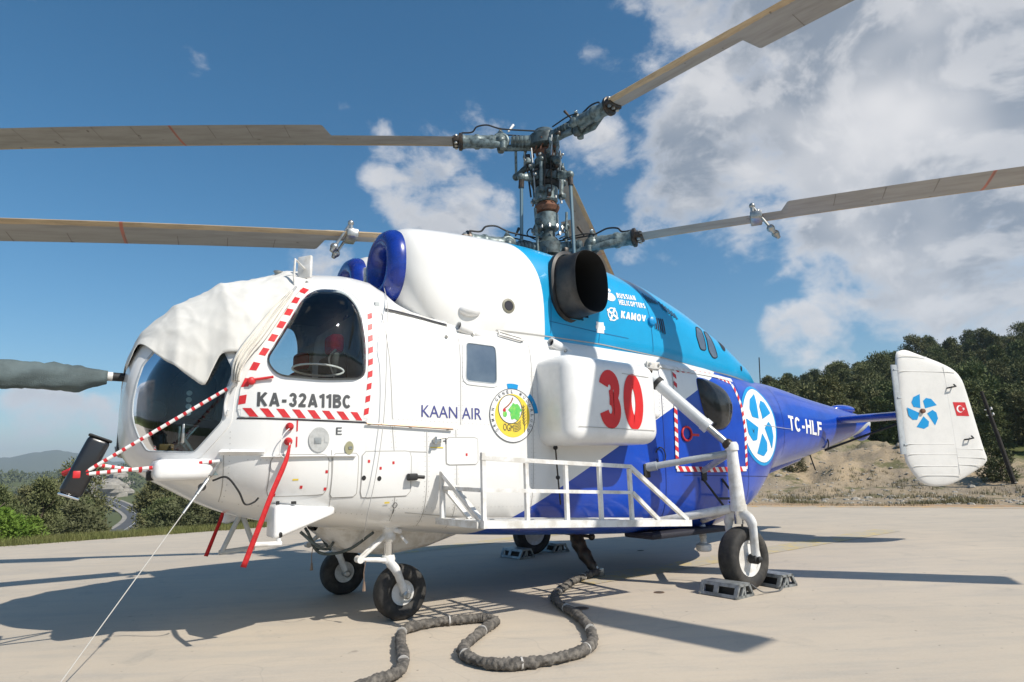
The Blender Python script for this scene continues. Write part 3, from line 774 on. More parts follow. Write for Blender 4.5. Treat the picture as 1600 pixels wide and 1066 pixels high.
# fin outline: (along chord from x=-4.2 line, z)
FO = Vector((-4.19, 1.38, 0))
FIN = [(.10, 2.62), (.16, 2.675), (.27, 2.69), (.45, 2.63), (.78, 2.51), (.98, 2.41), (1.08, 2.30), (1.14, 2.10), (1.27, 1.30), (1.305, 1.13), (1.26, 1.06), (1.10, .97), (.78, .83), (.55, .775), (.32, .785), (.18, .86), (.06, 1.03), (.01, 1.20), (.025, 1.7), (.06, 2.3)]
def fin(sd):
    poly = smooth_poly(FIN, 110, 8)
    cx = .65; cz = 1.72; n = len(poly); m = MB(); th = .055
    rows = []
    for s in (1, -1):
        rr = []
        for t in (.03, .3, .55, .75, .86, .92, .96, .985, 1.0):
            k = th*.8*math.sqrt(max(0, 1-t**9))
            rr.append([(cx+(a-cx)*t, cz+(b-cz)*t, s*k) for a, b in poly])
        rows.append(rr)
    full = rows[0]+rows[1][::-1][1:]
    def P(a, b, k): p = FO+FT*a+FN*k; return (p.x, sd*p.y, b)
    m.grid([[P(*q) for q in r] for r in full], close_u=True); m.f.append(tuple(range(n))); m.m.append(0)
    f = m.build('tail_fin', FINW, heli, smooth=50); fix_normals(f)
    # leading-edge slat
    m = MB(); rows = []
    for z in np.linspace(1.22, 2.47, 8):
        lean = -.075+.03*(z-1.22)
        rows.append([P(lean+a, z, b+.035) for a, b in aerofoil(.10, .24, 6)])
    m.grid(rows, close_u=True); m.f += [tuple(range(len(rows[0])))[::-1], tuple(7*len(rows[0])+k for k in range(len(rows[0])))]; m.m += [0, 0]
    m.build('leading_edge_slat', GREYP, f, smooth=50)
    for z in (1.35, 2.0, 2.4):
        a, b = P(-.01, z, .05), P(.06, z, .03); mm = MB(); mm.tube([a, b], .012, 6); mm.build('slat_bracket', GREYP, f)
    if sd > 0:
        def FP(a, z, k=.0462): return Vector(P(a, z, k))
        # skin joints
        for z, a0, a1 in ((2.60, .12, .55), (2.38, .08, .98), (1.36, .06, .78), (1.22, .06, .8), (1.06, .10, .78), (.93, .2, .8), (1.28, .8, 1.24), (1.16, .8, 1.27), (1.06, .8, 1.2)):
            m = MB(); pts = [FP(a0+(a1-a0)*i/10, z-.02*i/10, .0435) for i in range(11)]; m.tube(pts, .004, 6); m.build('skin_joint', FINW, f)
        for s0, s1, a in ((.9, 2.45, .80),):
            m = MB(); m.tube([FP(a, s0+(s1-s0)*i/12, .0425) for i in range(13)], .003, 5); m.build('rudder_hinge_line', FINW, f)
        for a, z in ((.80, 2.13), (.95, 1.40)):
            m = MB(); m.tube([FP(a, z, .05), FP(a+.02, z+.005, .10), FP(a+.10, z+.02, .10), FP(a+.11, z+.05, .06)], .011, 6); m.build('tie_fitting', BLACK, f)
        def quad(pts, material, name, k=.0462, par=f):
            m = MB(); m.add([FP(a, z, k) for a, z in pts], [tuple(range(len(pts)))]); return m.build(name, material, par, smooth=0)
        pin = empty('pinwheel_emblem', parent=f)
        for i in range(5):
            a0 = R(80-72*i); ce = (.365, 1.80); sc = .25
            def q(rr, aa): return (ce[0]+rr*sc*math.cos(a0+R(aa)), ce[1]+rr*sc*math.sin(a0+R(aa)))
            quad([q(.25, 42), q(.62, 73), q(.84, 60), q(.96, 40), q(1.0, 13)], CYAN, 'petal', par=pin)
        m = MB(); m.lathe(FP(.35, 1.81, .05), FN, [(0, .035), (.03, .03), (.035, .01)], 12); m.build('fin_light', RUST, f)
        fl = quad([(.86, 1.93), (1.06, 1.925), (1.09, 1.73), (.89, 1.735)], REDT, 'flag')
        m = MB(); c = (.955, 1.832); N = 20
        outer = [(c[0]+.052*math.cos(2*math.pi*i/N), c[1]+.052*math.sin(2*math.pi*i/N)) for i in range(N)]; inn = [(c[0]+.014+.041*math.cos(2*math.pi*i/N), c[1]+.041*math.sin(2*math.pi*i/N)) for i in range(N)]
        m.add([FP(a, z, .0485) for a, z in outer+inn], [(i, (i+1) % N, N+(i+1) % N, N+i) for i in range(N)]); m.build('crescent', LETW, fl, smooth=0)
        m = MB(); st = [(1.015+(.026 if i % 2 == 0 else .010)*math.cos(R(180+36*i)), 1.832+(.026 if i % 2 == 0 else .010)*math.sin(R(180+36*i))) for i in range(10)]
        m.add([FP(a, z, .0485) for a, z in st], [tuple(range(10))]); m.build('star', LETW, fl, smooth=0)
    return f
fin(1); fin(-1)
# tail cone tip, ventral and dorsal fairings
mm = MB(); mm.ball((-5.25, 0, 1.985), .3, (1.2, .4, .26), 16, 10); mm.build('dorsal_fairing', BLUE, heli)
mm = MB(); mm.ball((-5.75, 0, 1.66), .26, (.9, .5, .75), 16, 10); mm.build('tail_cone', BLUE, heli)
o = rbox(-3.75, -2.5, -.16, .16, .90, 1.22, .06, 3, lambda c: Vector((c.x, c.y, c.z+(.27 if c.x < -3 else 0)))).build('ventral_fairing', BLUE, heli)
bars('whip_antenna', [((-3.1, 0, 2.28), (-3.14, 0, 2.72))], .008, BLACK, heli)
bars('tail_drain', [((-4.02, .1, 1.25), (-4.12, .1, 1.02))], .010, BLACK, heli)
mm = MB(); mm.tube(spline([(-4.0, .36, 1.52), (-4.12, .36, 1.46), (-4.2, .30, 1.36), (-4.2, .24, 1.30)], 6), .009, 6); mm.build('brace_cable', BLACK, heli)
# star roundel and registration on the boom
rd = empty('star_roundel', parent=heli)
RC = (-1.80, 1.625)
disc(hull, RC[0], RC[1], .56, .50, CYAN, rd, .004, 'blue_disc', 44); disc(hull, RC[0], RC[1], .51, .46, LETW, rd, .007, 'white_disc', 44)
for i in range(5):
    a0 = R(84-72*i)
    def q(rr, aa): return (RC[0]-rr*.43*math.cos(a0+R(aa)), RC[1]+rr*.40*math.sin(a0+R(aa)))
    patch(hull, resample([q(.25, 42), q(.62, 73), q(.84, 60), q(.96, 40), q(1.0, 13)], 30), .010).build('petal', CYAN, rd)
patch(hull, [(-1.505, 1.585), (-1.575, 1.58), (-1.575, 1.50), (-1.505, 1.505)], .010).build('plate', DK, rd)
block_text(hull, 'TC-HLF', (-2.83, 1.592), (-1.02, -.075), (-.005, .205), LETW, heli, .19, .12, name='registration')
mm = strip(hull, [(-1.9, 1.63), (-2.9, 1.605)], .006, .012).build('boom_seam', SEAM, heli)

# ------------------------------------------------------------------ undercarriage
def wheel_mesh(r, wd, rim_r, parent, centre, axis=(0, 1, 0), rimmat=WHITE2, holes=0, bulge=0.0):
    c = Vector(centre); ax = Vector(axis).normalized()
    w2 = wd/2
    prof = [(-w2*.62, rim_r), (-w2*.86, rim_r*1.05), (-w2, rim_r+(r-rim_r)*.35), (-w2*1.0, rim_r+(r-rim_r)*.6), (-w2*.88, rim_r+(r-rim_r)*.85), (-w2*.6, r*.985), (-w2*.3, r), (w2*.3, r), (w2*.6, r*.985), (w2*.88, rim_r+(r-rim_r)*.85), (w2, rim_r+(r-rim_r)*.6), (w2, rim_r+(r-rim_r)*.35), (w2*.86, rim_r*1.05), (w2*.62, rim_r)]
    wh = empty('wheel', parent=parent)
    m = MB(); m._lathe(c, ax, prof, 48, False)
    # flatten where it carries weight
    m.v = [(x, y, max(z, .002 + .0*x)) for x, y, z in m.v]
    m.build('tyre', TYRE, wh, smooth=180)
    m = MB(); m._lathe(c, ax, [(-w2*.6, rim_r*1.02), (-w2*.75, rim_r*1.0), (-w2*.7, rim_r*.86), (-w2*.45, rim_r*.80), (-w2*.4, rim_r*.45), (-w2*.62, rim_r*.34), (-w2*.62, .02), (w2*.62, .02), (w2*.62, rim_r*.34), (w2*.4, rim_r*.45), (w2*.45, rim_r*.80), (w2*.7, rim_r*.86), (w2*.75, rim_r), (w2*.6, rim_r*1.02)], 40, True)
    rim = m.build('rim', rimmat, wh, smooth=40)
    a = Vector((0, 0, 1)); b = ax.cross(a)
    for s in (-1, 1):
        for i in range(holes):
            an = 2*math.pi*(i+.5)/holes; p = c+(a*math.cos(an)+b*math.sin(an))*rim_r*.63+ax*s*w2*.42
            m = MB(); m.lathe(p-ax*s*.004, ax*s, [(0, rim_r*.11), (.008, rim_r*.11)], 10); m.build('rim_hole', SEAMB, rim)
        m = MB(); m.lathe(c+ax*s*w2*.6, ax*s, [(0, rim_r*.2), (.03, rim_r*.18), (.045, rim_r*.1)], 12); m.build('axle_cap', STEEL, rim)
    return wh
def nose_gear(y, sgn):
    g = empty('nose_gear', parent=heli)
    t = Vector((3.125, y, 0)); wc = Vector((3.02, y, .213))
    m = MB(); m.lathe((3.125, y, .47), (0, 0, 1), [(0, .036), (.20, .036)], 16); m.build('oleo', CHROME, g)
    m = MB(); m.lathe((3.125, y, .62), (0, 0, 1), [(0, .05), (.02, .062), (.05, .062), (.07, .05), (.13, .055), (.15, .07), (.19, .07), (.21, .055), (.30, .055)], 20); st = m.build('strut', WHITE2, g)
    for k in range(8):
        a = 2*math.pi*k/8; m = MB(); m.lathe((3.125+.066*math.cos(a), y+.066*math.sin(a), .755), (0, 0, 1), [(0, .010), (.05, .010)], 6); m.build('bolt', STEEL, st)
    m = MB(); m.box((3.125, y, .735), (.11, .14, .04), bev=.01); m.tube([(3.06, y+.1*sgn, .70), (3.125, y, .72)], .02, 8); m.tube([(3.04, y+.06, .66), (3.0, y+.1, .60)], .012, 6); m.build('steering_collar', WHITE2, st)
    # fork: forged leg sweeping aft to the axle on the outer side
    m = MB(); yo = y+.115
    m.tube(spline([(3.125, y, .49), (3.12, y+.03, .45), (3.10, yo-.01, .40), (3.06, yo, .30), (3.02, yo, .205)], 5), [.045]*6+[.042]*6+[.036]*9, 12, flat=.75); fk = m.build('fork', WHITE2, g)
    m = MB(); m.lathe((3.02, y+.06, .205), (0, 1, 0), [(0, .03), (.09, .034), (.10, .02)], 14); m.build('axle', STEEL, fk)
    m = MB(); m.lathe((3.125, y, .45), (0, 0, 1), [(0, .05), (.03, .058), (.06, .05)], 16); m.build('fork_head', WHITE2, fk)
    # scissor link ahead of the leg
    m = MB()
    for d in (-.028, .028):
        m.tube([(3.13, y+d, .69), (3.375, y+d*.6, .50)], [.018, .015], 8); m.tube([(3.375, y+d*.6, .50), (3.15, y+d, .475)], [.016, .018], 8)
    m.lathe((3.375, y-.04, .50), (0, 1, 0), [(0, .028), (.08, .028)], 12); m.tube([(3.30, y-.028, .555), (3.30, y+.028, .555)], .01, 6)
    m.build('scissor_link', WHITE2, g)
    wheel_mesh(.218, .165, .098, g, wc, holes=8, rimmat=WHITE2)
    m = MB(); m.tube([(3.33, y+.03, .49), (3.345, y+.03, .40), (3.34, y+.03, .30)], .004, 5); m.tube([(3.34, y+.03, .33), (3.34, y+.03, .26)], [.008, .016], 6); m.build('lanyard', COPPER, g)
    return g
nose_gear(.70, 1); nose_gear(-.70, -1)
def main_gear(sd):
    g = empty('main_gear', parent=heli)
    Yw = 1.75
    P = lambda x, y, z: Vector((x, sd*y, z))
    wc = P(-.06, Yw, .285)
    # vertical leg
    m = MB(); m.tube([P(-.03, Yw, 1.33), P(-.03, Yw, 1.20), P(-.04, Yw, 1.0), P(-.05, Yw, .74)], [.052, .056, .064, .074], 18); leg = m.build('leg', GREYP if False else WHITE2, g)
    m = MB(); m.lathe(P(-.03, Yw, 1.30), (0, 0, 1), [(0, .066), (.05, .066), (.08, .05)], 16); m.build('collar', WHITE2, leg); m = MB(); m.lathe(P(-.05, Yw, .72), (0, 0, 1), [(0, .08), (.06, .08)], 16); m.build('collar', WHITE2, leg)
    m = MB(); m.lathe(P(-.05, Yw, .60), (0, 0, 1), [(0, .05), (.14, .05)], 14); m.build('oleo', CHROME, leg)
    # arched fork straddling the tyre
    m = MB()
    for s in (-1, 1):
        m.tube(spline([P(-.05, Yw, .70), P(-.05, Yw+.09*s, .675), P(-.055, Yw+.135*s, .60), P(-.06, Yw+.135*s, .45), wc+Vector((0, .135*s, 0))], 6), [.06]*5+[.05]*8+[.042]*12, 12, flat=.7)
    fk = m.build('fork', WHITE2, g)
    m = MB(); m.lathe(wc+Vector((0, sd*.08, 0)), (0, sd, 0), [(0, .045), (.075, .045), (.085, .03), (.11, .028), (.12, .012)], 16); m.build('axle', BLACK, fk)
    # hull struts: two upper, one lower with its twin, long telescopic brace up to the roof
    m = MB(); m.tube([P(.46, 1.03, 1.15), P(-.01, Yw-.04, 1.27)], .034, 12); m.tube([P(.46, 1.03, 1.15), P(.39, 1.14, 1.168)], .046, 12); m.build('upper_strut', GREYP, g)
    m = MB(); m.tube([P(-.42, 1.03, 1.09), P(-.04, Yw-.04, 1.27)], [.03, .034], 12); m.build('upper_strut', GREYP, g)
    m = MB(); m.tube([P(.36, 1.0, .60), P(-.02, Yw-.07, .74)], .042, 12); m.tube([P(-.50, .92, .56), P(-.06, Yw-.07, .74)], .034, 12); m.build('lower_strut', WHITE2, g)
    for q in (P(.46, 1.04, 1.12), P(-.42, 1.03, 1.06)):
        m = MB(); m.box(q, (.09, .07, .14), bev=.012); m.build('strut_fitting', BLACK, g)
    a, b = P(.42, 1.10, 2.13), P(-.0, Yw-.02, 1.36)
    br = empty('shock_brace', parent=g)
    m = MB(); m.tube([a, a.lerp(b, .12)], .035, 12); m.tube([a.lerp(b, .12), a.lerp(b, .72)], .062, 16); m.tube([a.lerp(b, .72), a.lerp(b, .78)], .07, 16); m.build('cylinder', mat('brace_grey', (.58, .60, .61), .35, var=.12, coat=.2) if 'brace_grey' not in bpy.data.materials else bpy.data.materials['brace_grey'], br)
    m = MB(); m.tube([a.lerp(b, .13), a.lerp(b, .175)], .072, 16); m.build('black_collar', BLACK, br)
    m = MB(); m.tube([a.lerp(b, .78), b], .036, 12); m.build('piston', STEEL, br)
    m = MB(); m.ball(b, .055); m.ball(a, .05); m.tube([a+Vector((.05, 0, .03)), a+Vector((-.06, .02*sd, .02))], .03, 8); m.build('joint', HUBD, br)
    wheel_mesh(.288, .19, .165, g, wc, holes=0, rimmat=WHITE2)
    for k in range(4):
        an = 2*math.pi*(k+.3)/4; m = MB(); m.lathe(wc+Vector((.115*math.cos(an), sd*.036, .115*math.sin(an))), (0, sd, 0), [(0, .013), (.014, .013)], 8); m.build('wheel_bolt', SEAMB, g)
    # brake hose and boarding ladder rails behind the leg
    m = MB(); m.tube(spline([P(-.05, Yw-.1, .80), P(-.20, Yw-.12, .72), P(-.24, Yw-.12, .58), P(-.20, Yw-.1, .48)], 6), .010, 6); m.build('brake_hose', BLACK, g)
    return g
main_gear(1); main_gear(-1)
# fold-up boarding ladder under the rear door
lad = empty('boarding_ladder', parent=heli)
bars('rail', [((-.36, 1.08, 1.02), (-.62, 1.22, .60)), ((-.72, 1.05, 1.00), (-1.02, 1.20, .52))], .013, BLACK, lad); bars('rung', [((-.50, 1.15, .80), (-.86, 1.12, .78))], .013, BLACK, lad)
# belly vent pipe
mm = MB(); mm.lathe((-.62, .80, .21), (0, 0, 1), [(0, .07), (.015, .085), (.07, .085), (.09, .035), (.14, .034), (.15, .042), (.17, .042), (.18, .034), (.24, .034), (.25, .042), (.27, .042), (.28, .034), (.40, .034)], 18); mm.build('belly_vent', WHITE2, heli)
# belly hatch and keel fairing
rbox(-.85, .35, .55, .98, .42, .48, .02, 2).build('belly_hatch', SEAMB, heli)
mm = MB(); rows = []
for x, zb, wd in ((3.55, .70, .30), (3.3, .50, .34), (2.9, .44, .36), (2.5, .48, .36), (2.1, .58, .30)):
    rows.append([(x, wd, .76), (x, wd*.75, zb+.06), (x, wd*.4, zb), (x, 0, zb-.01), (x, -wd*.4, zb), (x, -wd*.75, zb+.06), (x, -wd, .76)])
mm.grid(rows); mm.build('keel_fairing', WHITE2, heli, smooth=180)
# cargo hook: black sleeve hanging from the belly
hk = empty('cargo_hook', parent=heli)
mm = MB(); mm.tube(spline([(.60, .03, .46), (.60, .08, .34), (.58, .16, .22), (.56, .24, .12), (.545, .27, .05)], 5), [.04, .07, .075, .08, .075, .085, .08, .075, .07, .075, .08, .07, .065, .06, .055, .06, .055, .05, .05, .045, .04], 12); mm.build('sleeve', HUBD, hk)
mm = MB(); mm.box((.60, .0, .48), (.22, .14, .1), bev=.02); mm.tube([(.70, .05, .45), (.44, .12, .40)], .018, 8); mm.ball((.44, .12, .40), .04); mm.build('hook_frame', HUBD, hk)
mm = MB(); mm.tube([(.54, .27, .10), (.50, .30, .03)], [.035, .03], 10); mm.box((.50, .31, .05), (.07, .05, .09), bev=.01); mm.build('shackle', STEEL, hk)

# ------------------------------------------------------------------ side work platform with railing
plat = empty('side_platform', parent=heli)
def sq(name, a, b, s=.036, mtl=WHITE):
    a, b = Vector(a), Vector(b); m = MB(); m.tube([a, b], s*.70, 4, up=(0, 1, 0) if abs((b-a).normalized().y) < .9 else (1, 0, 0))
    # square section turned flat
    return m
def bar(a, b, s=.036, name='rail_bar', mtl=WHITE2):
    a, b = Vector(a), Vector(b); t = (b-a); L = t.length; t.normalize(); y = Vector((0, 1, 0)) if abs(t.y) < .9 else Vector((1, 0, 0)); y = (y-t*y.dot(t)).normalized(); z = t.cross(y)
    m = MB(); m.box((a+b)/2, (L, s, s), Matrix((t, y, z)).transposed()); return m.build(name, mtl, plat, smooth=0)
YO = 1.70
zt = lambda x: 1.27-.065*(2.80-x); zm = lambda x: 1.035-.055*(2.80-x); zf = lambda x: .79-.064*(2.80-x)
XF, XR, XE = 2.80, 1.30, .62
bar((XF+.02, YO, zt(XF)), (XR, YO, zt(XR)), .033, 'top_rail'); bar((XF, YO, zm(XF)), (XR+.02, YO, zm(XR)), .028, 'mid_rail')
bar((XF+.02, YO, zf(XF)), (XE-.02, YO, zf(XE)), .056, 'floor_edge'); 
for x in (2.80, 2.41, 2.02, 1.66, 1.315): bar((x, YO-.003, zf(x)+.02), (x, YO-.003, zt(x)+(.04 if x in (2.8, 1.66) else -.02)), .031, 'post')
bar((XR+.01, YO, zt(XR)), (XE+.01, YO, zf(XE)+.03), .036, 'slant_rail'); bar((XR, YO+.002, zm(XR)), (1.0, YO+.002, zf(1.0)+.03), .032, 'slant_rail')
# front end: from hull to the outer corner
YI = 1.10
bar((2.83, YI, .80), (2.83, YI, 1.175), .036, 'post'); bar((2.83, YI, 1.165), (2.81, YO-.02, .81), .036, 'slant_rail'); bar((2.82, YI+.01, 1.05), (2.70, YI+.22, .80), .030, 'slant_rail')
bar((2.82, YI, 1.045), (2.81, YO-.02, 1.035), .030, 'mid_rail')
bar((2.84, YI-.06, .785), (2.82, YO-.03, .785), .050, 'floor_edge')
bar((XE, YI-.1, .63), (XE, YO-.03, zf(XE)), .050, 'floor_edge')
for k in range(7):
    x = 2.66-.30*k; bar((x, YI-.12, zf(x)-.01), (x, YO-.035, zf(x)-.01), .034, 'floor_joist')
# folded walkway mesh seen edge-on: grating slats
for k in range(5):
    y = 1.16+.11*k; bar((2.78, y, zf(2.78)+.012), (.66, y, zf(.66)+.012), .016, 'grating_slat')
# hanging cable on the platform
mm = MB(); mm.tube(spline([(1.655, 1.10, 1.36), (1.655, 1.12, 1.1), (1.66, 1.15, .85)], 6), .008, 6); o = mm.build('platform_cable', HUBD, plat)
mm = MB(); mm.ball((1.655, 1.10, 1.36), .022); mm.ball((1.655, 1.12, 1.09), .02); mm.build('cable_stop', BLACK, o)

# ------------------------------------------------------------------ cockpit door, tape, lettering, hatches
DOOR = [(4.383, 1.604), (4.36, 1.83), (4.295, 1.99), (4.09, 2.346), (3.93, 2.65), (3.78, 2.755), (3.50, 2.755), (3.37, 2.60), (3.40, 2.1), (3.45, 1.575)]
dn = 96
dpoly = resample(round_poly(DOOR, .05), dn)
# rotate start so that inner and outer outlines run together
def align(a, b):
    ca = (sum(p[0] for p in b)/len(b), sum(p[1] for p in b)/len(b)); out = []
    for p in a:
        d = Vector((p[0]-ca[0], p[1]-ca[1])).normalized(); best = None
        for i in range(len(b)):
            q0, q1 = Vector(b[i])-Vector(ca), Vector(b[(i+1) % len(b)])-Vector(ca)
            e = q1-q0; den = d.x*e.y-d.y*e.x
            if abs(den) < 1e-9: continue
            t = (q0.x*e.y-q0.y*e.x)/den; s = (q0.x*d.y-q0.y*d.x)/den
            if t > 0 and -1e-6 <= s <= 1+1e-6: best = (ca[0]+d.x*t, ca[1]+d.y*t); break
        out.append(best or p)
    return out
wpoly = align(dpoly, grow(BUB_WIN, .040))
door = band(hull, wpoly, dpoly, .010, 10).build('cockpit_door', M_HULL, heli, smooth=60)
strip(hull, [(4.385, 1.598), (3.46, 1.568)], .010, .004).build('door_gap', SEAMB, door)
striped(hull, [(4.36, 1.64), (3.50, 1.615)], .062, .108, door, .012, slant=.8)
striped(hull, [(3.475, 1.60), (3.437, 1.95), (3.415, 2.35), (3.395, 2.56)], .036, .100, door, .012, slant=.5)
striped(hull, [(4.36, 1.66), (4.345, 1.83), (4.275, 2.00), (4.18, 2.17), (4.08, 2.35), (3.955, 2.585), (3.86, 2.69)], .044, .13, door, .012, slant=.3)
block_text(hull, 'KA-32A11BC', (4.262, 1.682), (-.672, -.006), (.0, .104), LETG, door, .21, .14, off=.014)
mm = MB(); mm.tube([on(hull, 4.31, 1.87, .03), on(hull, 4.16, 1.895, .035)], .010, 8); o = mm.build('door_handle', REDT, door); mm = MB(); mm.ball(on(hull, 4.30, 1.865, .03), .03, (1, .6, 1)); mm.build('handle_boss', REDT, o)
# oval loop hanging inside the bubble and its white struts
mm = MB(); cy = on(hull, 3.82, 1.96, -.05); mm.tube([Vector((3.83+.20*math.cos(a), cy.y+.02, 1.975+.045*math.sin(a))) for a in np.linspace(0, 2*math.pi, 25)], .008, 6, cap=False); mm.build('map_loop', WHITE2, door)
# cabin text
lettering(hull, 'KAAN AIR', (2.998, 1.622), (-.574, -.014), (0, .098), LETB, heli, .0, name='operator_lettering')

# forestry roundel: ring, yellow crescent, tree, wheat
em = empty('forestry_roundel', parent=heli); EC = (2.10, 1.652); ER = .243
for a0, a1 in ((75, 100), (5, 45)): ring_strip(hull, EC[0], EC[1], ER+.045, ER+.045, .06, CYAN, em, .003, 'blue_arc', R(180-a1), R(180-a0), 10)
disc(hull, EC[0], EC[1], ER, ER, LETW, em, .006, 'white_disc', 48)
ring_strip(hull, EC[0], EC[1], ER, ER, .006, LETG, em, .008, 'rim_line')
disc(hull, EC[0], EC[1]-.002, .188, .195, YEL, em, .008, 'yellow_disc', 40)
disc(hull, EC[0]+.025, EC[1]+.055, .125, .128, LETW, em, .010, 'inner_disc', 36)
ring_strip(hull, EC[0]+.025, EC[1]+.055, .128, .131, .006, LETG, em, .0115, 'inner_line')
random.seed(4)
patch(hull, [(EC[0]-.025+(.062+.010*math.sin(5*a)+.006*math.sin(11*a))*math.cos(a), EC[1]+.035+(.075+.010*math.sin(6*a+1))*math.sin(a)) for a in np.linspace(0, 2*math.pi, 41)[:-1]], .013).build('tree_picture', GRN, em)
patch(hull, [(EC[0]+.085+.022*math.cos(a), EC[1]+.010+.028*math.sin(a)) for a in np.linspace(0, 2*math.pi, 13)[:-1]], .013).build('leaf_picture', GRN, em)
strip(hull, [(EC[0]+.095, EC[1]+.055), (EC[0]+.05, EC[1]+.085), (EC[0]+.01, EC[1]+.125), (EC[0]-.005, EC[1]+.16)], .012, .013, step=.02).build('branch_picture', BRN, em)
patch(hull, [(EC[0]+.09+.016*math.cos(a), EC[1]+.045+.016*math.sin(a)) for a in np.linspace(0, 2*math.pi, 11)[:-1]], .014).build('fruit_picture', REDT, em)
lettering(hull, 'OGM', (EC[0]+.105, EC[1]-.135), (-.11, -.01), (0, .062), LETG, em, .0, off=.011)
for k in range(6):
    x0 = EC[0]-.012; z0 = EC[1]-.145+.014*k
    strip(hull, [(x0, z0), (x0-.04, z0+.006), (x0-.075, z0+.030)], .0055, .011, step=.012).build('wheat_line', LETG, em)
for k in range(7):
    z0 = EC[1]-.09+.026*k; x0 = EC[0]-.128+.002*k
    strip(hull, [(x0+.022, z0+.03), (x0, z0)], .005, .011, step=.02).build('wheat_line', LETG, em); strip(hull, [(x0-.022, z0+.025), (x0, z0)], .005, .011, step=.02).build('wheat_line', LETG, em)
strip(hull, [(EC[0]-.126, EC[1]-.15), (EC[0]-.118, EC[1]+.10)], .005, .011).build('wheat_line', LETG, em)
ring_txt = 'ORMAN GENEL MÜDÜRLÜĞÜ'
for i, ch in enumerate(ring_txt):
    if ch == ' ': continue
    a = R(218-256*i/(len(ring_txt)-1)); rr = .215; cx, cz = EC[0]-rr*math.cos(a), EC[1]+rr*math.sin(a)
    v, f = text2d(ch, .01); s = .030; wv = s*.75; ux, uz = -math.sin(a), -math.cos(a); ox, oz = -math.cos(a), math.sin(a)
    m = MB()
    # letter axes: 'right' runs clockwise round the ring (towards -x at the top), 'up' points outwards
    m.add([on(hull, cx-(p[0]-.5)*wv*math.sin(a)+(p[1]-.5)*s*ox, cz-(p[0]-.5)*wv*math.cos(a)*1+(p[1]-.5)*s*oz, .0095) for p in v], f); m.build('letter', LETG, em, smooth=0)

# panels and small fittings on the port side
def plate(poly, material=M_HULL, name='access_panel', off=.006, r=.02, n=32, gap=SEAM):
    q = resample(round_poly(poly, r), n); o = band(hull, grow(q, -.004), grow(q, .003), .0035, 1, edge=False).build('panel_gap', gap, heli) if False else None
    pnl = patch(hull, q, off).build(name, material, heli, smooth=60)
    band(hull, grow(q, -.0005), grow(q, .007), .003, 1, edge=False).build('panel_gap', gap, pnl); return pnl
def rect(x, z, wx, hz, sl=0.): return [(x+wx/2, z+hz/2+sl*wx/2), (x-wx/2, z+hz/2-sl*wx/2), (x-wx/2, z-hz/2-sl*wx/2), (x+wx/2, z-hz/2+sl*wx/2)]
plate(rect(3.29, 1.17, .40, .345), r=.03); plate(rect(3.62, 1.17, .19, .32)); plate(rect(3.95, 1.18, .40, .29), r=.04)
plate(rect(2.62, 1.34, .30, .22))
plate([(2.86, 2.36), (2.72, 2.33), (2.72, 1.60), (2.86, 1.62)], r=.02) if False else None
GREYD = mat('grey_cover', (.52, .52, .50), .4, .2, var=.2, vscale=20)
o = disc(hull, 3.826, 1.438, .075, .092, GREYD, heli, .010, 'static_port_cover'); patch(hull, rect(3.835, 1.43, .05, .045), .014).build('cover_latch', STEEL, o)
patch(hull, rect(3.77, 1.44, .03, .05), .013).build('cover_hinge', GREYD, o)
o = disc(hull, 3.598, 1.374, .034, .050, mat('olive_metal', (.35, .33, .20), .45, .3), heli, .010, 'filler_cap'); patch(hull, rect(3.59, 1.375, .028, .02), .015).build('cap_latch', STEEL, o)
for x, z in ((4.04, 1.533), (4.045, 1.425)):
    mm = MB(); p = on(hull, x, z, 0); mm.lathe(p, Vector((.15, 1, 0)), [(0, .028), (.02, .03), (.04, .022), (.06, .012)], 14); mm.build('pin_knob', REDF, heli)
strip(hull, [(3.985, 1.58), (3.985, 1.50)], .010, .004).build('red_mark', REDT, heli); strip(hull, [(3.985, 1.46), (3.985, 1.385)], .010, .004).build('red_mark', REDT, heli)
# step ledges
for x0, x1, z, h_ in ((4.47, 4.20, 1.347, .030), (4.22, 3.55, 1.315, .012)):
    mm = MB(); A = []; B = []; C_ = []
    for k in range(9):
        x = x0+(x1-x0)*k/8; zz = z-.01*k/8; A.append(on(hull, x, zz+h_, .0)); B.append(on(hull, x, zz+h_*.6, .035)); C_.append(on(hull, x, zz-h_*.4, .0))
    mm.grid([A, B, C_]); mm.build('step_ledge', WHITE, heli, smooth=0)
# slide rail of the cabin door
mm = MB(); mm.tube([on(hull, 3.47-.75*k/8, 1.562-.04*k/8, .022) for k in range(9)], .008, 8); sr = mm.build('slide_rail', COPPER, heli)
for k in (0.3, 4, 7.6): mm = MB(); p = on(hull, 3.47-.75*k/8, 1.562-.04*k/8, 0); mm.tube([p, on(hull, 3.47-.75*k/8, 1.558-.04*k/8, .02)], .010, 8); mm.build('rail_clip', WHITE2, sr)
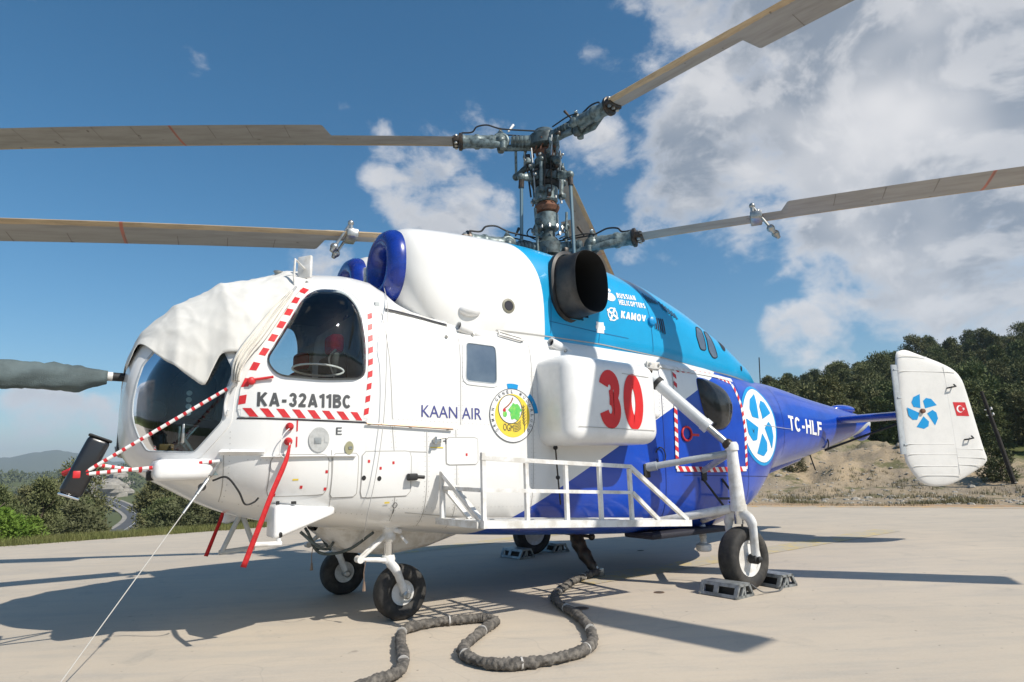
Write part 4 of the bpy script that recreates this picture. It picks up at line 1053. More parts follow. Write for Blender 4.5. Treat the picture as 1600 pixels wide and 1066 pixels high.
# door latch, connector, vents
mm = MB(); p = on(hull, 2.87, 1.425, .0); mm.box(p+Vector((0, .03, 0)), (.06, .05, .05), bev=.01); mm.tube([p+Vector((0, .05, .02)), p+Vector((-.07, .06, .025))], .010, 8); mm.tube([p+Vector((.02, .05, .03)), p+Vector((.03, .06, -.03))], .012, 8); mm.build('door_latch', STEEL, heli)
mm = MB(); p = on(hull, 3.09, 1.14, .0); mm.box(p+Vector((0, .035, 0)), (.08, .06, .055), bev=.012); mm.tube([p+Vector((-.03, .04, 0)), p+Vector((-.10, .05, -.005))], .014, 8); mm.build('power_socket', BLACK, heli)
for x, z in ((3.475, 1.145), (3.352, 1.137)): disc(hull, x, z, .017, .019, BLACK, heli, .008, 'black_dot', 14)
for x, z in ((3.44, 1.27), (3.24, 1.255), (3.345, 1.215), (3.76, 1.20), (3.76, 1.075), (4.10, 1.045), (2.58, 1.31), (3.93, 1.095)): patch(hull, rect(x, z, .018, .022), .008).build('red_mark', REDT, heli)
for x, z in ((3.975, 1.15), (3.27, .95)): patch(hull, rect(x, z, .04, .012), .008).build('yellow_mark', YEL, heli); 
for x, z in ((2.70, 1.425), (2.70, 1.375)):
    strip(hull, [(x+.03, z), (x-.02, z-.001)], .006, .005, step=.02).build('arrow_mark', LETG, heli); patch(hull, [(x-.018, z+.010), (x-.018, z-.010), (x-.04, z)], .005).build('arrow_mark', LETG, heli)
strip(hull, [(2.80, 1.425), (2.75, 1.424)], .008, .005, step=.02).build('cross_mark', LETG, heli); strip(hull, [(2.775, 1.45), (2.775, 1.40)], .008, .005, step=.02).build('cross_mark', LETG, heli)
strip(hull, [(2.80, 1.37), (2.92, 1.372)], .008, .005).build('yellow_mark', YEL, heli)
lettering(hull, 'E', (3.70, 1.475), (-.045, 0), (0, .055), LETG, heli, off=.005, name='letter_mark')
ring_strip(hull, 3.20, .925, .020, .022, .005, LETG, heli, .005, 'ring_mark'); strip(hull, [(3.20, .895), (3.20, .86)], .006, .005, step=.02).build('arrow_mark', LETG, heli)
for x, z in ((2.74, 2.325), (2.46, 2.372), (1.42, 2.30)):
    mm = MB(); p = on(hull, x, z, 0); mm.lathe(p, (0, 1, .3), [(0, .016), (.015, .016), (.03, .008)], 10); mm.build('vent_stub', STEEL, heli)
# skin seams
for pth in ([(3.30, 2.50), (3.27, 2.1), (3.25, 1.6)], [(3.25, 1.54), (3.22, 1.2), (3.20, .80)], [(3.73, 1.36), (3.70, .85)], [(2.62, 2.35), (2.63, 1.56)], [(1.86, 2.33), (1.88, 1.35), (1.90, .62)],
            [(4.45, 1.34), (4.42, 1.0)], [(3.10, .86), (2.2, .74)], [(2.68, 1.52), (2.66, .70)], [(2.95, 1.50), (2.94, .74)], [(3.2, 1.345), (2.95, 1.335)]):
    strip(hull, pth, .005, .003).build('skin_seam', SEAM, heli)
for pth in ([(.16, 2.18), (.18, 1.1), (.19, .50)], [(-1.30, 2.15), (-1.34, 1.0), (-1.34, .62)], [(-.1, 1.06), (-2.2, .98)], [(-2.62, 2.2), (-2.66, 1.25)]):
    strip(hull, pth, .007, .003).build('skin_seam', mat('blue_gap', (.006, .015, .12), .6) if 'blue_gap' not in bpy.data.materials else bpy.data.materials['blue_gap'], heli)
# rear door with striped border
RD = [(-.10, 2.20), (.015, 1.11), (-1.27, 1.085), (-1.335, 1.6), (-1.28, 1.95), (-1.18, 2.13)]
rdo = band(hull, align(resample(RD, 80), grow(REAR_WIN, .010)), resample(RD, 80), .008, 8).build('rear_door', M_HULL, heli, smooth=60)
striped(hull, [(-.085, 2.19), (-.03, 1.75), (.01, 1.13)], .050, .10, rdo, .010, slant=-.5)
striped(hull, [(.02, 1.13), (-.6, 1.105), (-1.27, 1.10)], .055, .11, rdo, .011, slant=.7)
striped(hull, [(-1.275, 1.10), (-1.33, 1.55), (-1.30, 1.85), (-1.20, 2.10)], .050, .10, rdo, .010, slant=.5)
striped(hull, [(-.10, 2.20), (-.45, 2.205), (-.8, 2.19), (-1.20, 2.12)], .045, .09, rdo, .010, slant=.6)
mm = MB(); c = on(hull, -.17, 1.50, .02); mm.tube([c+Vector((.075*math.cos(a), 0, .075*math.sin(a))) for a in np.linspace(0, 2*math.pi, 19)], .012, 8, cap=False); mm.build('ring_handle', REDT, rdo)
lettering(hull, 'ABRIR', (-.25, 1.475), (-.13, 0), (0, .028), REDT, rdo, off=.010, name='red_mark') if False else strip(hull, [(-.25, 1.49), (-.38, 1.485)], .026, .010, step=.03).build('red_mark', REDT, rdo)
strip(hull, [(.30, 2.245), (-.15, 2.215), (-1.25, 2.155)], .040, .016).build('door_track', WHITE2, heli)
mm = MB(); mm.box(on(hull, .24, 2.225, .02), (.2, .03, .08), bev=.01); o = mm.build('track_bracket', WHITE2, heli)
for x in (.31, .17): mm = MB(); mm.lathe(on(hull, x, 2.225, .035), (0, 1, .2), [(0, .016), (.02, .014)], 8); mm.build('bolt', STEEL, o)
mm = MB(); c = on(hull, .26, 1.27, .02); mm.tube([c+Vector((.07*math.cos(a), 0, .085*math.sin(a))) for a in np.linspace(.4, 5.9, 17)], .007, 6); mm.build('hose_loop', SEAMB, heli)
# rivet rows beside the seams (too fine to pick apart singly)
def rivets(surf, paths, par, mt, off=.0022):
    m = MB()
    for path in paths:
        L = sum((Vector(path[i+1])-Vector(path[i])).length for i in range(len(path)-1)); P = resample(path, max(2, int(L/.038)), False)
        for x, z in P:
            c = on(surf, x, z, off); a = .0042; m.add([on(surf, x+a, z, off), on(surf, x, z+a, off), on(surf, x-a, z, off), on(surf, x, z-a, off)], [(0, 1, 2, 3)])
    o = m.build('rivet_rows', mt, par, smooth=0); o['kind'] = 'stuff'
RIV = mat('rivet_heads', (.47, .46, .44), .5)
def shift(p, dx, dz=0): return [(x+dx, z+dz) for x, z in p]
rp_ = []
for pth in ([(3.25, 1.54), (3.22, 1.2), (3.20, .80)], [(2.62, 2.35), (2.63, 1.56)], [(1.86, 2.33), (1.88, 1.35), (1.90, .62)], [(2.68, 1.52), (2.66, .70)], [(2.95, 1.50), (2.94, .74)]): rp_ += [shift(pth, .018), shift(pth, -.018)]
for z in (2.28, 1.60, .90): rp_.append([(3.24, z), (1.95, z-.05)])
rp_ += [[(4.30, 1.30), (3.25, 1.25)], [(4.30, .98), (3.4, .86)], [(3.2, 2.44), (2.75, 2.40)], [(4.42, 1.5), (4.40, 1.0)]]
rivets(hull, rp_, heli, RIV)
rivets(hull, [[(-1.45, z), (-2.6, z-.01), (-5.2, zz)] for z, zz in ((2.12, 1.90), (1.20, 1.58))]+[[(x, 2.15), (x-.02, 1.3)] for x in (-2.64, -2.68)]+[[(.14, 2.1), (.16, .6)], [(.20, 2.1), (.22, .6)]], heli, mat('blue_rivets', (.02, .05, .25), .5))

# ------------------------------------------------------------------ nose fittings
lp = rbox(-.5, .5, -.5, .5, -.5, .5, .12, 4)
def podpt(v):
    x, y, z = v; t = x+.5                                             # 0 aft, 1 front
    return (3.66+.47*t, .80+.24*(y+.5)*(.55+.45*t), .98-.045*(1-t)+(z-.5)*(.05+.20*t)*1.0)
lp.v = [podpt(v) for v in lp.v]; pod = lp.build('landing_light_pod', WHITE, heli, smooth=180)
mm = MB(); mm.ball((4.085, 1.0, .775), .032); mm.build('probe_ball', BLACK, pod)
mm = MB(); mm.tube([(4.085, 1.0, .78), (4.085, 1.0, .705)], .016, 10); mm.tube([(4.065, 1.0, .705), (4.275, 1.0, .715)], .018, 10); mm.build('pitot_probe', WHITE2, pod)
mm = MB(); mm.box((3.99, 1.0, .985), (.03, .03, .02)); mm.box((4.09, .95, .985), (.02, .02, .03)); mm.build('pod_clip', BLACK, pod)
# starboard twin of the pod
lp2 = MB(); lp2.v = [(x, -y, z) for x, y, z in lp.v]; lp2.f = lp.f; lp2.m = lp.m; lp2.build('landing_light_pod', WHITE, heli, smooth=180)
ch = rbox(4.50, 4.885, .40, .80, 1.165, 1.315, .05, 4).build('chin_fairing', WHITE, heli, smooth=180)
mm = MB(); mm.box((4.885, .58, 1.205), (.05, .08, .07), bev=.01); mm.build('chin_lamp', BLACK, ch)
# tie-down lug with loop cable
mm = MB(); mm.tube([(4.47, .80, 1.29), (4.545, .90, 1.19)], .012, 8); mm.build('tie_lug', STEEL, heli)
mm = MB(); mm.tube(spline([(4.52, .87, 1.16), (4.44, .93, 1.18), (4.36, .95, 1.08), (4.31, .93, .99), (4.25, .93, 1.0), (4.22, .93, 1.03)], 6), .007, 6); mm.build('loop_cable', BLACK, heli)
# roof plate antenna and stub
ra = empty('roof_antenna', parent=heli)
mm = MB(); q = Matrix.Rotation(R(35), 3, 'Z'); mm.box((3.86, .60, 2.90), (.035, .14, .20), q, bev=.015); mm.build('plate', WHITE2, ra)
mm = MB(); mm.tube([(3.87, .62, 2.88), (3.96, .66, 2.94), (3.97, .68, 2.78), (3.96, .70, 2.66)], .010, 8); mm.ball((3.95, .72, 2.65), .022); mm.build('bracket', WHITE2, ra)
mm = MB(); mm.lathe((4.02, .35, 2.84), (0, .15, 1), [(0, .03), (.05, .03), (.055, .04), (.07, .04), (.075, .02)], 12); mm.build('roof_stub', STEEL, heli)
# forward probe boom
bo = empty('probe_boom', parent=heli)
mm = MB(); mm.lathe((5.03, 0, 1.972), (1, 0, .025), [(0, .05), (.03, .05), (.035, .034), (.12, .034)], 14); mm.build('boom_root', BLACK, bo)
mm = MB(); mm.lathe((5.15, 0, 1.975), (1, 0, .025), [(0, .036), (.055, .036)], 14); mm.build('white_band', WHITE2, bo)
mm = MB(); mm.lathe((5.2, 0, 1.977), (1, 0, .025), [(0, .03), (1.3, .025)], 12); mm.build('boom_tube', BLACK, bo)
# rear-view mirror on three striped poles
mr = empty('rear_view_mirror', parent=heli); MC = Vector((5.30, .62, 1.235))
def pole(a, b, r=.0125, pitch=.062):
    a, b = Vector(a), Vector(b); L = (b-a).length; n = max(2, int(L/pitch)); o = None
    m = MB(); m.tube([a, b], r, 10); o = m.build('pole', WHT, mr)
    d = (b-a).normalized()
    for k in range(n): m = MB(); m.tube([a+d*(pitch*(k+.15)), a+d*(pitch*(k+.5))], r*1.04, 10); m.build('red_band', REDT, o)
    return o
pole(MC+Vector((-.02, .04, .0)), (4.405, .875, 1.85)); pole(MC+Vector((-.02, .04, -.01)), (4.472, .81, 1.295)); pole(MC+Vector((-.05, -.08, .06)), (4.84, .40, 1.225))
tdir = Vector((-.36, 0, .93)).normalized(); sd_ = Vector((.93, .0, .36)).normalized(); nd = tdir.cross(sd_)
bx = rbox(-.055, .085, -.075, .075, -.20, .205, .035, 4); rot = Matrix((sd_, nd, tdir)).transposed()
bx.v = [tuple(Vector((5.265, .60, 1.27))+rot @ Vector(v)) for v in bx.v]; mo = bx.build('mirror_housing', mat('black_gloss', (.014, .014, .016), .3, coat=.3) , mr, smooth=180)
bx = rbox(-.06, .09, -.08, .08, .196, .212, .01, 2); bx.v = [tuple(Vector((5.265, .60, 1.27))+rot @ Vector(v)) for v in bx.v]; bx.build('housing_rim', BLACK, mo)
bx = rbox(-.05, .08, -.07, .07, -.212, -.196, .006, 2); bx.v = [tuple(Vector((5.265, .60, 1.27))+rot @ Vector(v)) for v in bx.v]; bx.build('mirror_edge', CHROME, mo)
mm = MB(); mm.box(MC+Vector((.02, .045, -.01)), (.045, .03, .05), bev=.008); mm.tube([MC+Vector((.05, .0, .02)), MC+Vector((.09, -.05, .0))], .02, 8); mm.build('pole_bracket', REDT, mr)
# tow frame under the nose
tf = empty('tow_frame', parent=heli)
for a, b in (((4.18, .1, .93), (4.05, .1, .60)), ((4.05, .1, .60), (4.32, .1, .585)), ((4.30, .1, .585), (4.16, .15, .93))): bars('tube', [(a, b)], .020, GREYP, tf)
# nose wheel-well cables
mm = MB()
for pts in ([(3.75, .35, .72), (3.62, .40, .60), (3.50, .3, .56), (3.38, .1, .60)], [(3.55, -.2, .70), (3.44, -.3, .55), (3.36, -.5, .48), (3.25, -.62, .46)], [(3.62, .1, .70), (3.48, 0, .50), (3.30, .2, .52), (3.18, .5, .68)], [(3.50, -.1, .72), (3.30, -.3, .50), (3.18, -.6, .45)]):
    mm.tube(spline(pts, 6), .013, 8)
mm.build('undernose_hoses', HUBM, heli)

# ------------------------------------------------------------------ cockpit inside
ck = empty('cockpit_interior', parent=heli)
mm = MB(); mm.box((4.05, 0, 1.22), (1.4, 1.5, .05)); mm.build('floor', TEALF, ck)
mm = MB(); mm.box((3.32, 0, 1.85), (.04, 1.75, 1.5)); mm.build('bulkhead', LINER, ck)
mm = rbox(4.46, 4.66, -.45, .45, 1.64, 1.96, .05, 3); mm.build('instrument_panel', DARKI, ck)
mm = MB(); mm.box((4.55, 0, 1.42), (.35, .34, .44), bev=.03); mm.build('centre_console', DARKI, ck)
for sd in (1, -1):
    st = empty('seat', parent=ck); y = .5*sd
    rbox(3.62, 4.05, y-.22, y+.22, 1.50, 1.64, .05, 3).build('cushion', SEATM, st, smooth=180)
    rbox(3.50, 3.64, y-.22, y+.22, 1.58, 2.18, .05, 3).build('backrest', SEATM, st, smooth=180)
    rbox(3.50, 3.62, y-.11, y+.11, 2.19, 2.36, .04, 3).build('headrest', REDF, st, smooth=180)
    mm = MB(); mm.box((3.82, y, 1.36), (.34, .36, .24)); mm.build('seat_base', DARKI, st)
    mm = MB(); mm.tube(spline([(4.30, y, 1.25), (4.26, y, 1.5), (4.20, y, 1.74)], 5), .018, 8); mm.ball((4.195, y, 1.77), .035); mm.build('control_stick', BLACK, ck)
    for d in (-.11, .11):
        pd = MB(); pd.box((4.70, y+d, 1.50), (.02, .09, .14), bev=.008); pd.tube([(4.70, y+d-.04, 1.42), (4.60, y+d-.04, 1.56), (4.70, y+d+.04, 1.56)], .012, 6); pd.tube([(4.70, y+d, 1.48), (4.58, y+d, 1.30)], .014, 6); pd.build('pedal', STEEL, ck)
mm = MB(); mm.lathe((4.84, .26, 1.69), (.4, .9, 0), [(0, .07), (.03, .075), (.04, .05)], 18); mm.build('black_dial', BLACK, ck)
mm = MB(); mm.box((4.78, .36, 1.40), (.10, .14, .07), bev=.01); mm.build('amber_box', mat('amber_box', (.35, .16, .04), .5), ck)
for k in range(4): mm = MB(); mm.lathe((4.66, .50, 1.66+.05*k), (.3, 1, 0), [(0, .02), (.012, .02)], 12); mm.build('panel_lamp', WHITE2, ck)
mm = MB(); mm.box((4.58, .0, 2.0), (.24, .9, .04), bev=.015); mm.build('glare_shield', DARKI, ck)
mm = rbox(3.40, 4.05, -.42, .42, 2.62, 2.78, .04, 3); mm.build('overhead_panel', DARKI, ck)
for y in (-.36, .36): bars('door_post', [((4.36, y*2.25, 1.3), (4.18, y*2.1, 2.2))], .025, LINER, ck)
mm = MB(); mm.tube(spline([(3.60, .66, 2.2), (3.68, .74, 2.1), (3.64, .76, 1.95)], 6), .012, 6); mm.build('headset_cord', BLACK, ck)

# ------------------------------------------------------------------ rotors
HX = .80
ZU, ZL = 5.18, 3.75
mast = empty('rotor_mast', parent=heli)
def lth(name, prof, material, par=mast, n=28): m = MB(); m.lathe((HX, 0, 0), (0, 0, 1), [(h_, r_*(.84 if h_ > 3.6 else 1)) for h_, r_ in prof], n); return m.build(name, material, par)
lth('shaft', [(3.3, .10), (5.28, .085)], HUBM)
lth('gearbox_top', [(3.38, .34), (3.50, .33), (3.53, .26), (3.62, .24)], HUBM)
lth('lower_swashplate', [(3.55, .20), (3.56, .26), (3.62, .26), (3.63, .20)], HUBL)
lth('pale_housing', [(4.0, .13), (4.02, .165), (4.20, .165), (4.22, .13)], HUBL)
lth('brown_boot', [(4.22, .11), (4.24, .16), (4.29, .19), (4.34, .15), (4.36, .12)], RUST)
lth('bearing_housing', [(4.36, .14), (4.38, .165), (4.54, .175), (4.56, .15)], HUBL)
lth('black_seal', [(4.545, .17), (4.56, .20), (4.60, .215), (4.62, .20)], BLACK)
lth('swashplate', [(4.62, .205), (4.63, .23), (4.72, .23), (4.73, .20)], HUBM)
lth('black_ring', [(4.73, .15), (4.75, .20), (4.80, .19), (4.82, .14)], BLACK)
lth('upper_spider', [(4.82, .10), (4.84, .15), (4.92, .16), (4.97, .12)], HUBL)
lth('slip_ring', [(4.97, .11), (5.0, .13), (5.05, .13), (5.07, .11)], RUST)
random.seed(11)
wm = MB()
for k in range(10):
    a = R(36*k+random.uniform(-10, 10)); r0 = .14; p = [(HX+(r0+.03*random.random())*math.cos(a+.12*j*random.choice((-1, 1))), (r0+.03*random.random())*math.sin(a+.12*j), 4.99+.05*j+.02*random.random()) for j in range(4)]
    wm.tube(spline(p, 4), .009, 6)
wm.build('lock_wires', RUST, mast)
for k in range(12):
    a = R(30*k); m = MB(); m.lathe((HX+.185*math.cos(a), .185*math.sin(a), 3.98), (0, 0, 1), [(0, .018), (.035, .018), (.05, .010)], 7); m.build('hub_bolt', STEEL, mast)
    m = MB(); m.lathe((HX+.185*math.cos(a), .185*math.sin(a), 4.36), (0, 0, 1), [(0, .014), (.03, .014)], 7); m.build('hub_bolt', STEEL, mast)
def radial(a, r, z): return Vector((HX+r*math.cos(R(a)), r*math.sin(R(a)), z))
# spider arms, pitch links, long control rods
for k, a in enumerate((-35, 85, 205)):
    ar = MB(); ar.tube([radial(a, .14, 4.87), radial(a-6, .26, 4.83), radial(a-10, .36, 4.76)], [.05, .04, .033], 10); ar.ball(radial(a-10, .37, 4.75), .048); ar.build('spider_arm', HUBM, mast)
    bars('pitch_link', [(radial(a-10, .37, 4.76), radial(a-4, .36, 5.12))], .017, HUBL, mast); m = MB(); m.ball(radial(a-10, .37, 4.765), .034); m.ball(radial(a-4, .36, 5.11), .034); m.build('link_end', HUBD, mast)
    ar = MB(); ar.tube([radial(a+25, .20, 4.67), radial(a+28, .33, 4.64)], [.06, .04], 10, flat=.8); ar.ball(radial(a+28, .34, 4.64), .05); ar.build('swash_arm', HUBL, mast)
    bars('control_rod', [(radial(a+28, .34, 4.62), radial(a+24, .36, 3.55))], .021, mat('rod_blue_grey', (.16, .24, .28), .35, .3) if 'rod_blue_grey' not in bpy.data.materials else bpy.data.materials['rod_blue_grey'], mast)
    m = MB(); m.tube([radial(a+28, .34, 4.60), radial(a+27, .345, 4.50)], .034, 10); m.build('rod_end', HUBD, mast)
    bars('scissor_rod', [(radial(a+70, .19, 4.45), radial(a+76, .22, 4.83))], .024, HUBL, mast); m = MB(); m.box(radial(a+70, .20, 4.46), (.08, .08, .07), bev=.015); m.ball(radial(a+76, .22, 4.84), .04); m.build('scissor_joint', HUBM, mast)
    bars('short_rod', [(radial(a+50, .20, 3.62), radial(a+52, .24, 4.22))], .016, HUBL, mast)
    m = MB(); m.tube([radial(a+100, .14, 4.90), radial(a+100, .24, 4.93), radial(a+104, .27, 5.02), radial(a+104, .24, 5.1)], .016, 8); m.ball(radial(a+100, .24, 4.93), .036); m.build('rocker', HUBL, mast)
    bars('thin_rod', [(radial(a+104, .27, 4.86), radial(a+110, .25, 5.14))], .011, STEEL, mast)
    m = MB(); m.ball(radial(a+60, .23, 4.05), .045); m.tube([radial(a+60, .16, 4.05), radial(a+60, .26, 4.05)], .03, 8); m.build('lower_rocker', HUBM, mast)
    m = MB(); m.tube(spline([radial(a+35, .18, 4.05), radial(a+45, .25, 3.95), radial(a+55, .22, 3.88), radial(a+75, .25, 3.9)], 5), .012, 6); m.build('oil_pipe', HUBL, mast)

random.seed(23)
for k in range(16):
    a = R(22.5*k+random.uniform(-8, 8)); z0 = random.choice((4.42, 4.66, 4.78, 4.9, 4.98)); r0 = .17+.05*random.random()
    p0 = Vector((HX+r0*math.cos(a), r0*math.sin(a), z0)); m = MB(); m.box(p0, (.05+.03*random.random(), .04+.02*random.random(), .05+.05*random.random()), Matrix.Rotation(a, 3, 'Z'), bev=.008); m.build('lug', random.choice((HUBM, HUBD, HUBL)), mast)
    m = MB(); m.lathe(p0+Vector((.03*math.cos(a), .03*math.sin(a), 0)), (math.cos(a), math.sin(a), 0), [(0, .018), (.02, .018), (.03, .010)], 8); m.build('lug_bolt', STEEL, mast)
for k in range(9):
    a = 40*k+random.uniform(-10, 10); z0 = 4.40+.05*random.random(); z1 = 4.86+.2*random.random()
    bars('link_rod', [(radial(a, .19, z0), radial(a+random.uniform(-14, 14), .24, z1))], .009+.004*random.random(), random.choice((HUBL, STEEL, HUBD)), mast, 7)
for k in range(7):
    a = 51*k+random.uniform(-10, 10); z0 = random.choice((3.9, 4.2, 4.6, 4.95)); m = MB(); m.tube(spline([radial(a, .14, z0), radial(a+12, .25, z0+.07), radial(a+30, .22, z0+.12), radial(a+44, .15, z0+.08)], 5), .008, 6); m.build('cable_loop', BLACK, mast)
for k in range(10):
    a = 36*k+9; m = MB(); m.box(radial(a, .30+.05*(k % 3), 3.60+.03*(k % 2)), (.09, .06, .10), Matrix.Rotation(R(a), 3, 'Z'), bev=.015); m.build('gearbox_lug', random.choice((HUBM, HUBD, HUBL)), mast)

def blade_material():
    m = bpy.data.materials.new('blade_paint'); m.use_nodes = True; g = NT(m.node_tree); b = m.node_tree.nodes['Principled BSDF']
    tc = g.new('ShaderNodeTexCoord').outputs['Object']; sp = g.new('ShaderNodeSeparateXYZ'); g.set(sp, 0, tc)
    x, y, z = sp.outputs                                            # x outwards, y towards the leading edge
    mp = g.new('ShaderNodeMapping'); g.set(mp, 0, tc); mp.inputs['Scale'].default_value = (1.2, 7, 1)
    edge = g.math('ADD', y, g.math('MULTIPLY', g.math('SUBTRACT', g.noise(mp.outputs[0], 2.2, 5, .7), .5), .06))
    tan = g.math('GREATER_THAN', edge, .055)
    grey = g.mix(g.ramp(g.noise(mp.outputs[0], 1.4, 6, .65), .35, .75), (.345, .338, .325), (.255, .245, .23))
    tn = g.mix(g.ramp(g.noise(mp.outputs[0], 3.5, 5, .7), .35, .7), (.55, .42, .26), (.40, .30, .19))
    c = g.mix(tan, grey, tn)
    spots = g.ramp(g.noise(tc, 9, 2, .5), .70, .74); c = g.mix(g.math('MULTIPLY', spots, .7), c, (.10, .08, .07))
    red = g.math('LESS_THAN', g.math('ABSOLUTE', g.math('SUBTRACT', g.math('ADD', x, g.math('MULTIPLY', y, .0)), 4.42)), .014)
    c = g.mix(g.math('MULTIPLY', red, .8), c, (.50, .12, .07))
    g.set(b, 'Base Color', c); b.inputs['Roughness'].default_value = .5
    return m
M_BLADE = blade_material()
def blade_mesh():
    """blade along +x from the grip; leading edge at +y"""
    m = MB(); st = []
    def sec(r, ch, le, th):
        pts = aerofoil(ch, th, 9)
        droop = -.0042*(r-1.0)**2
        return [(r, le-a, b+droop) for a, b in pts]
    rows = []
    for r in np.linspace(1.12, 2.60, 8): rows.append(sec(r, .235, .115, .20 if r > 1.3 else .24))
    rows.append(sec(2.61, .24, .115, .20)); rows.append(sec(2.66, .46, .115, .105)); rows.append(sec(2.68, .48, .115, .10))
    for r in np.linspace(2.9, 7.85, 22): rows.append(sec(r, .48, .115, .10))
    rows.append(sec(7.95, .45, .105, .05))
    m.grid(rows, close_u=True); n = len(rows[0])
    m.f.append(tuple(range(n))); m.m.append(0); m.f.append(tuple((len(rows)-1)*n+k for k in range(n))[::-1]); m.m.append(0)
    return m
PJ = mat('pocket_joint_paint', (.17, .155, .14), .6)
def pocket_seams(parent):
    """joints between the trailing-edge pockets"""
    out = []
    for r in np.arange(3.1, 7.8, .44):
        d = -.0042*(r-1)**2; m = MB()
        m.add([(r, -.10, d-.0245), (r+.006, -.10, d-.0245), (r+.006, -.355, d-.006), (r, -.355, d-.006)], [(0, 1, 2, 3)]); out.append(m.build('pocket_joint', PJ, parent, smooth=0))
    return out
def rotor(zh, blades, direction, pend, name):
    hub = empty(name, parent=heli)
    m = MB(); m.lathe((HX, 0, zh-.10), (0, 0, 1), [(0, .15), (.02, .19), (.16, .19), (.20, .14), (.24, .12), (.26, .05)], 30); m.build('hub_core', HUBM, hub)
    for az, flap, pitch in blades:
        arm = empty('rotor_blade', parent=hub); arm.location = (HX, 0, zh); arm.rotation_euler = (0, -R(flap)*0, R(az))
        # hub arm, flap and lag hinges, grip (x outwards)
        def mk(mb, nm, mt, sm=35):
            return mb.build(nm, mt, arm, smooth=sm)
        q = MB(); q.tube([(.12, 0, 0), (.42, 0, .0)], [.085, .06], 14); q.tube([(.16, -.05, -.05), (.50, -.02, -.075)], [.05, .045], 10, flat=.7); mk(q, 'hub_arm', HUBL)
        q = MB()
        for k in range(4): q.lathe((.24+.045*k, 0, -.0), (1, 0, 0), [(0, .078), (.025, .078)], 16)
        mk(q, 'arm_rings', HUBM)
        q = MB(); q.tube([Vector((.545+.085*math.cos(a), 0.03, .0+.085*math.sin(a))) for a in np.linspace(0, 2*math.pi, 21)], .028, 8, cap=False); q.lathe((.545, -.08, 0), (0, 1, 0), [(0, .06), (.16, .06)], 16); mk(q, 'hinge_eye', HUBL, 180)
        q = MB(); q.lathe((.545, 0, -.14), (0, 0, 1), [(0, .04), (.03, .05), (.24, .05), (.27, .035), (.29, .02)], 14); mk(q, 'lag_pin', HUBM)
        q = MB(); q.ball((.545, 0, .165), .022); mk(q, 'oil_cup', CHROME)
        q = MB(); q.tube([(.52, -.09*direction, -.085), (.72, -.10*direction, -.07), (.90, -.05*direction, -.02)], [.03, .05, .04], 10, flat=.7); q.lathe((.52, -.09*direction, -.14), (0, 0, 1), [(0, .04), (.09, .045)], 12); mk(q, 'pitch_horn', HUBL)
        q = MB(); q.lathe((.60, 0, 0), (1, 0, 0), [(0, .075), (.06, .088), (.10, .080), (.20, .080), (.22, .094), (.26, .094), (.28, .08), (.38, .08), (.40, .09), (.42, .09)], 20); mk(q, 'grip', HUBL)
        q = MB(); q.lathe((1.01, 0, 0), (1, 0, 0), [(0, .085), (.02, .11), (.05, .11), (.06, .09)], 20); q.box((1.10, 0, 0), (.09, .21, .075), bev=.015); mk(q, 'blade_clamp', HUBD)
        q = MB()
        for y_ in (-.07, 0, .07): q.lathe((1.10, y_, -.055), (0, 0, 1), [(0, .022), (.11, .022)], 8)
        mk(q, 'clamp_bolts', STEEL)
        q = MB(); q.tube(spline([(.12, .05, .12), (.40, .06, .13), (.55, .07, .14), (.62, .07, .16), (.72, .07, .19), (.84, .06, .17), (.90, .04, .11), (1.03, .03, .105)], 5), .011, 6); q.tube(spline([(.20, -.05, .10), (.45, -.05, .12), (.60, -.04, .10)], 5), .009, 6); mk(q, 'deicing_hose', BLACK)
        q = MB(); q.tube([(.45, .03, .12), (.38, -.02, .24)], [.010, .018], 8); mk(q, 'lug_lever', WHITE2 if zh > 5 and az < 0 else HUBD)
        # the blade hangs a little below the grip
        bd = blade_mesh()
        ang = -R(flap)
        cs, sn = math.cos(ang), math.sin(ang)
        def tr(v):
            x, y, z = v; dr_ = -.0042*(x-1)**2 if x > 1 else 0; z -= dr_; cp, sp_ = math.cos(R(pitch)), math.sin(R(pitch)); y, z = y*cp-z*sp_, y*sp_+z*cp+dr_; y *= direction; x -= .6; return (.6+x*cs-z*sn*-1*0+z*sn*0, y, z*cs+x*sn)
        bd.v = [tr(v) for v in bd.v]
        if direction < 0: bd.f = [f[::-1] for f in bd.f]
        bo_ = bd.build('blade', M_BLADE if direction > 0 else M_BLADE_R, arm, smooth=40)
        for sm_ in pocket_seams(bo_):
            for v in sm_.data.vertices: v.co = tr(v.co)
        if pend:
            pn = MB(); x0 = 2.36; zz = (x0-.6)*sn-.0042*(x0-1)**2
            pn.box((x0, 0, zz), (.12, .27, .085), bev=.015); pn.build('pendulum_clamp', STEEL, bo_)
            for s, dx in ((1, .02), (-1, -.03)):
                pn = MB(); a_ = Vector((x0+dx, .02, zz+.045)); b_ = Vector((x0+dx+.05, .30*direction*s*.0+.22*s*.0-.0, zz-.02))
                top = Vector((x0+dx, .10*s, zz+.11)); end = Vector((x0+dx+.16, .10*s, zz-.17))
                pn.tube([Vector((x0+dx, .10*s, zz)), top], .022, 8); pn.tube([top, end], .014, 8); pn.ball(top, .032); pn.ball(end, .042, (1, 1, 1)); pn.tube([end, end+(end-top).normalized()*.06], [.04, .02], 10); pn.build('pendulum', STEEL, bo_)
    return hub
M_BLADE_R = M_BLADE.copy(); M_BLADE_R.name = 'blade_paint_mirrored'
for n_ in M_BLADE_R.node_tree.nodes:
    pass
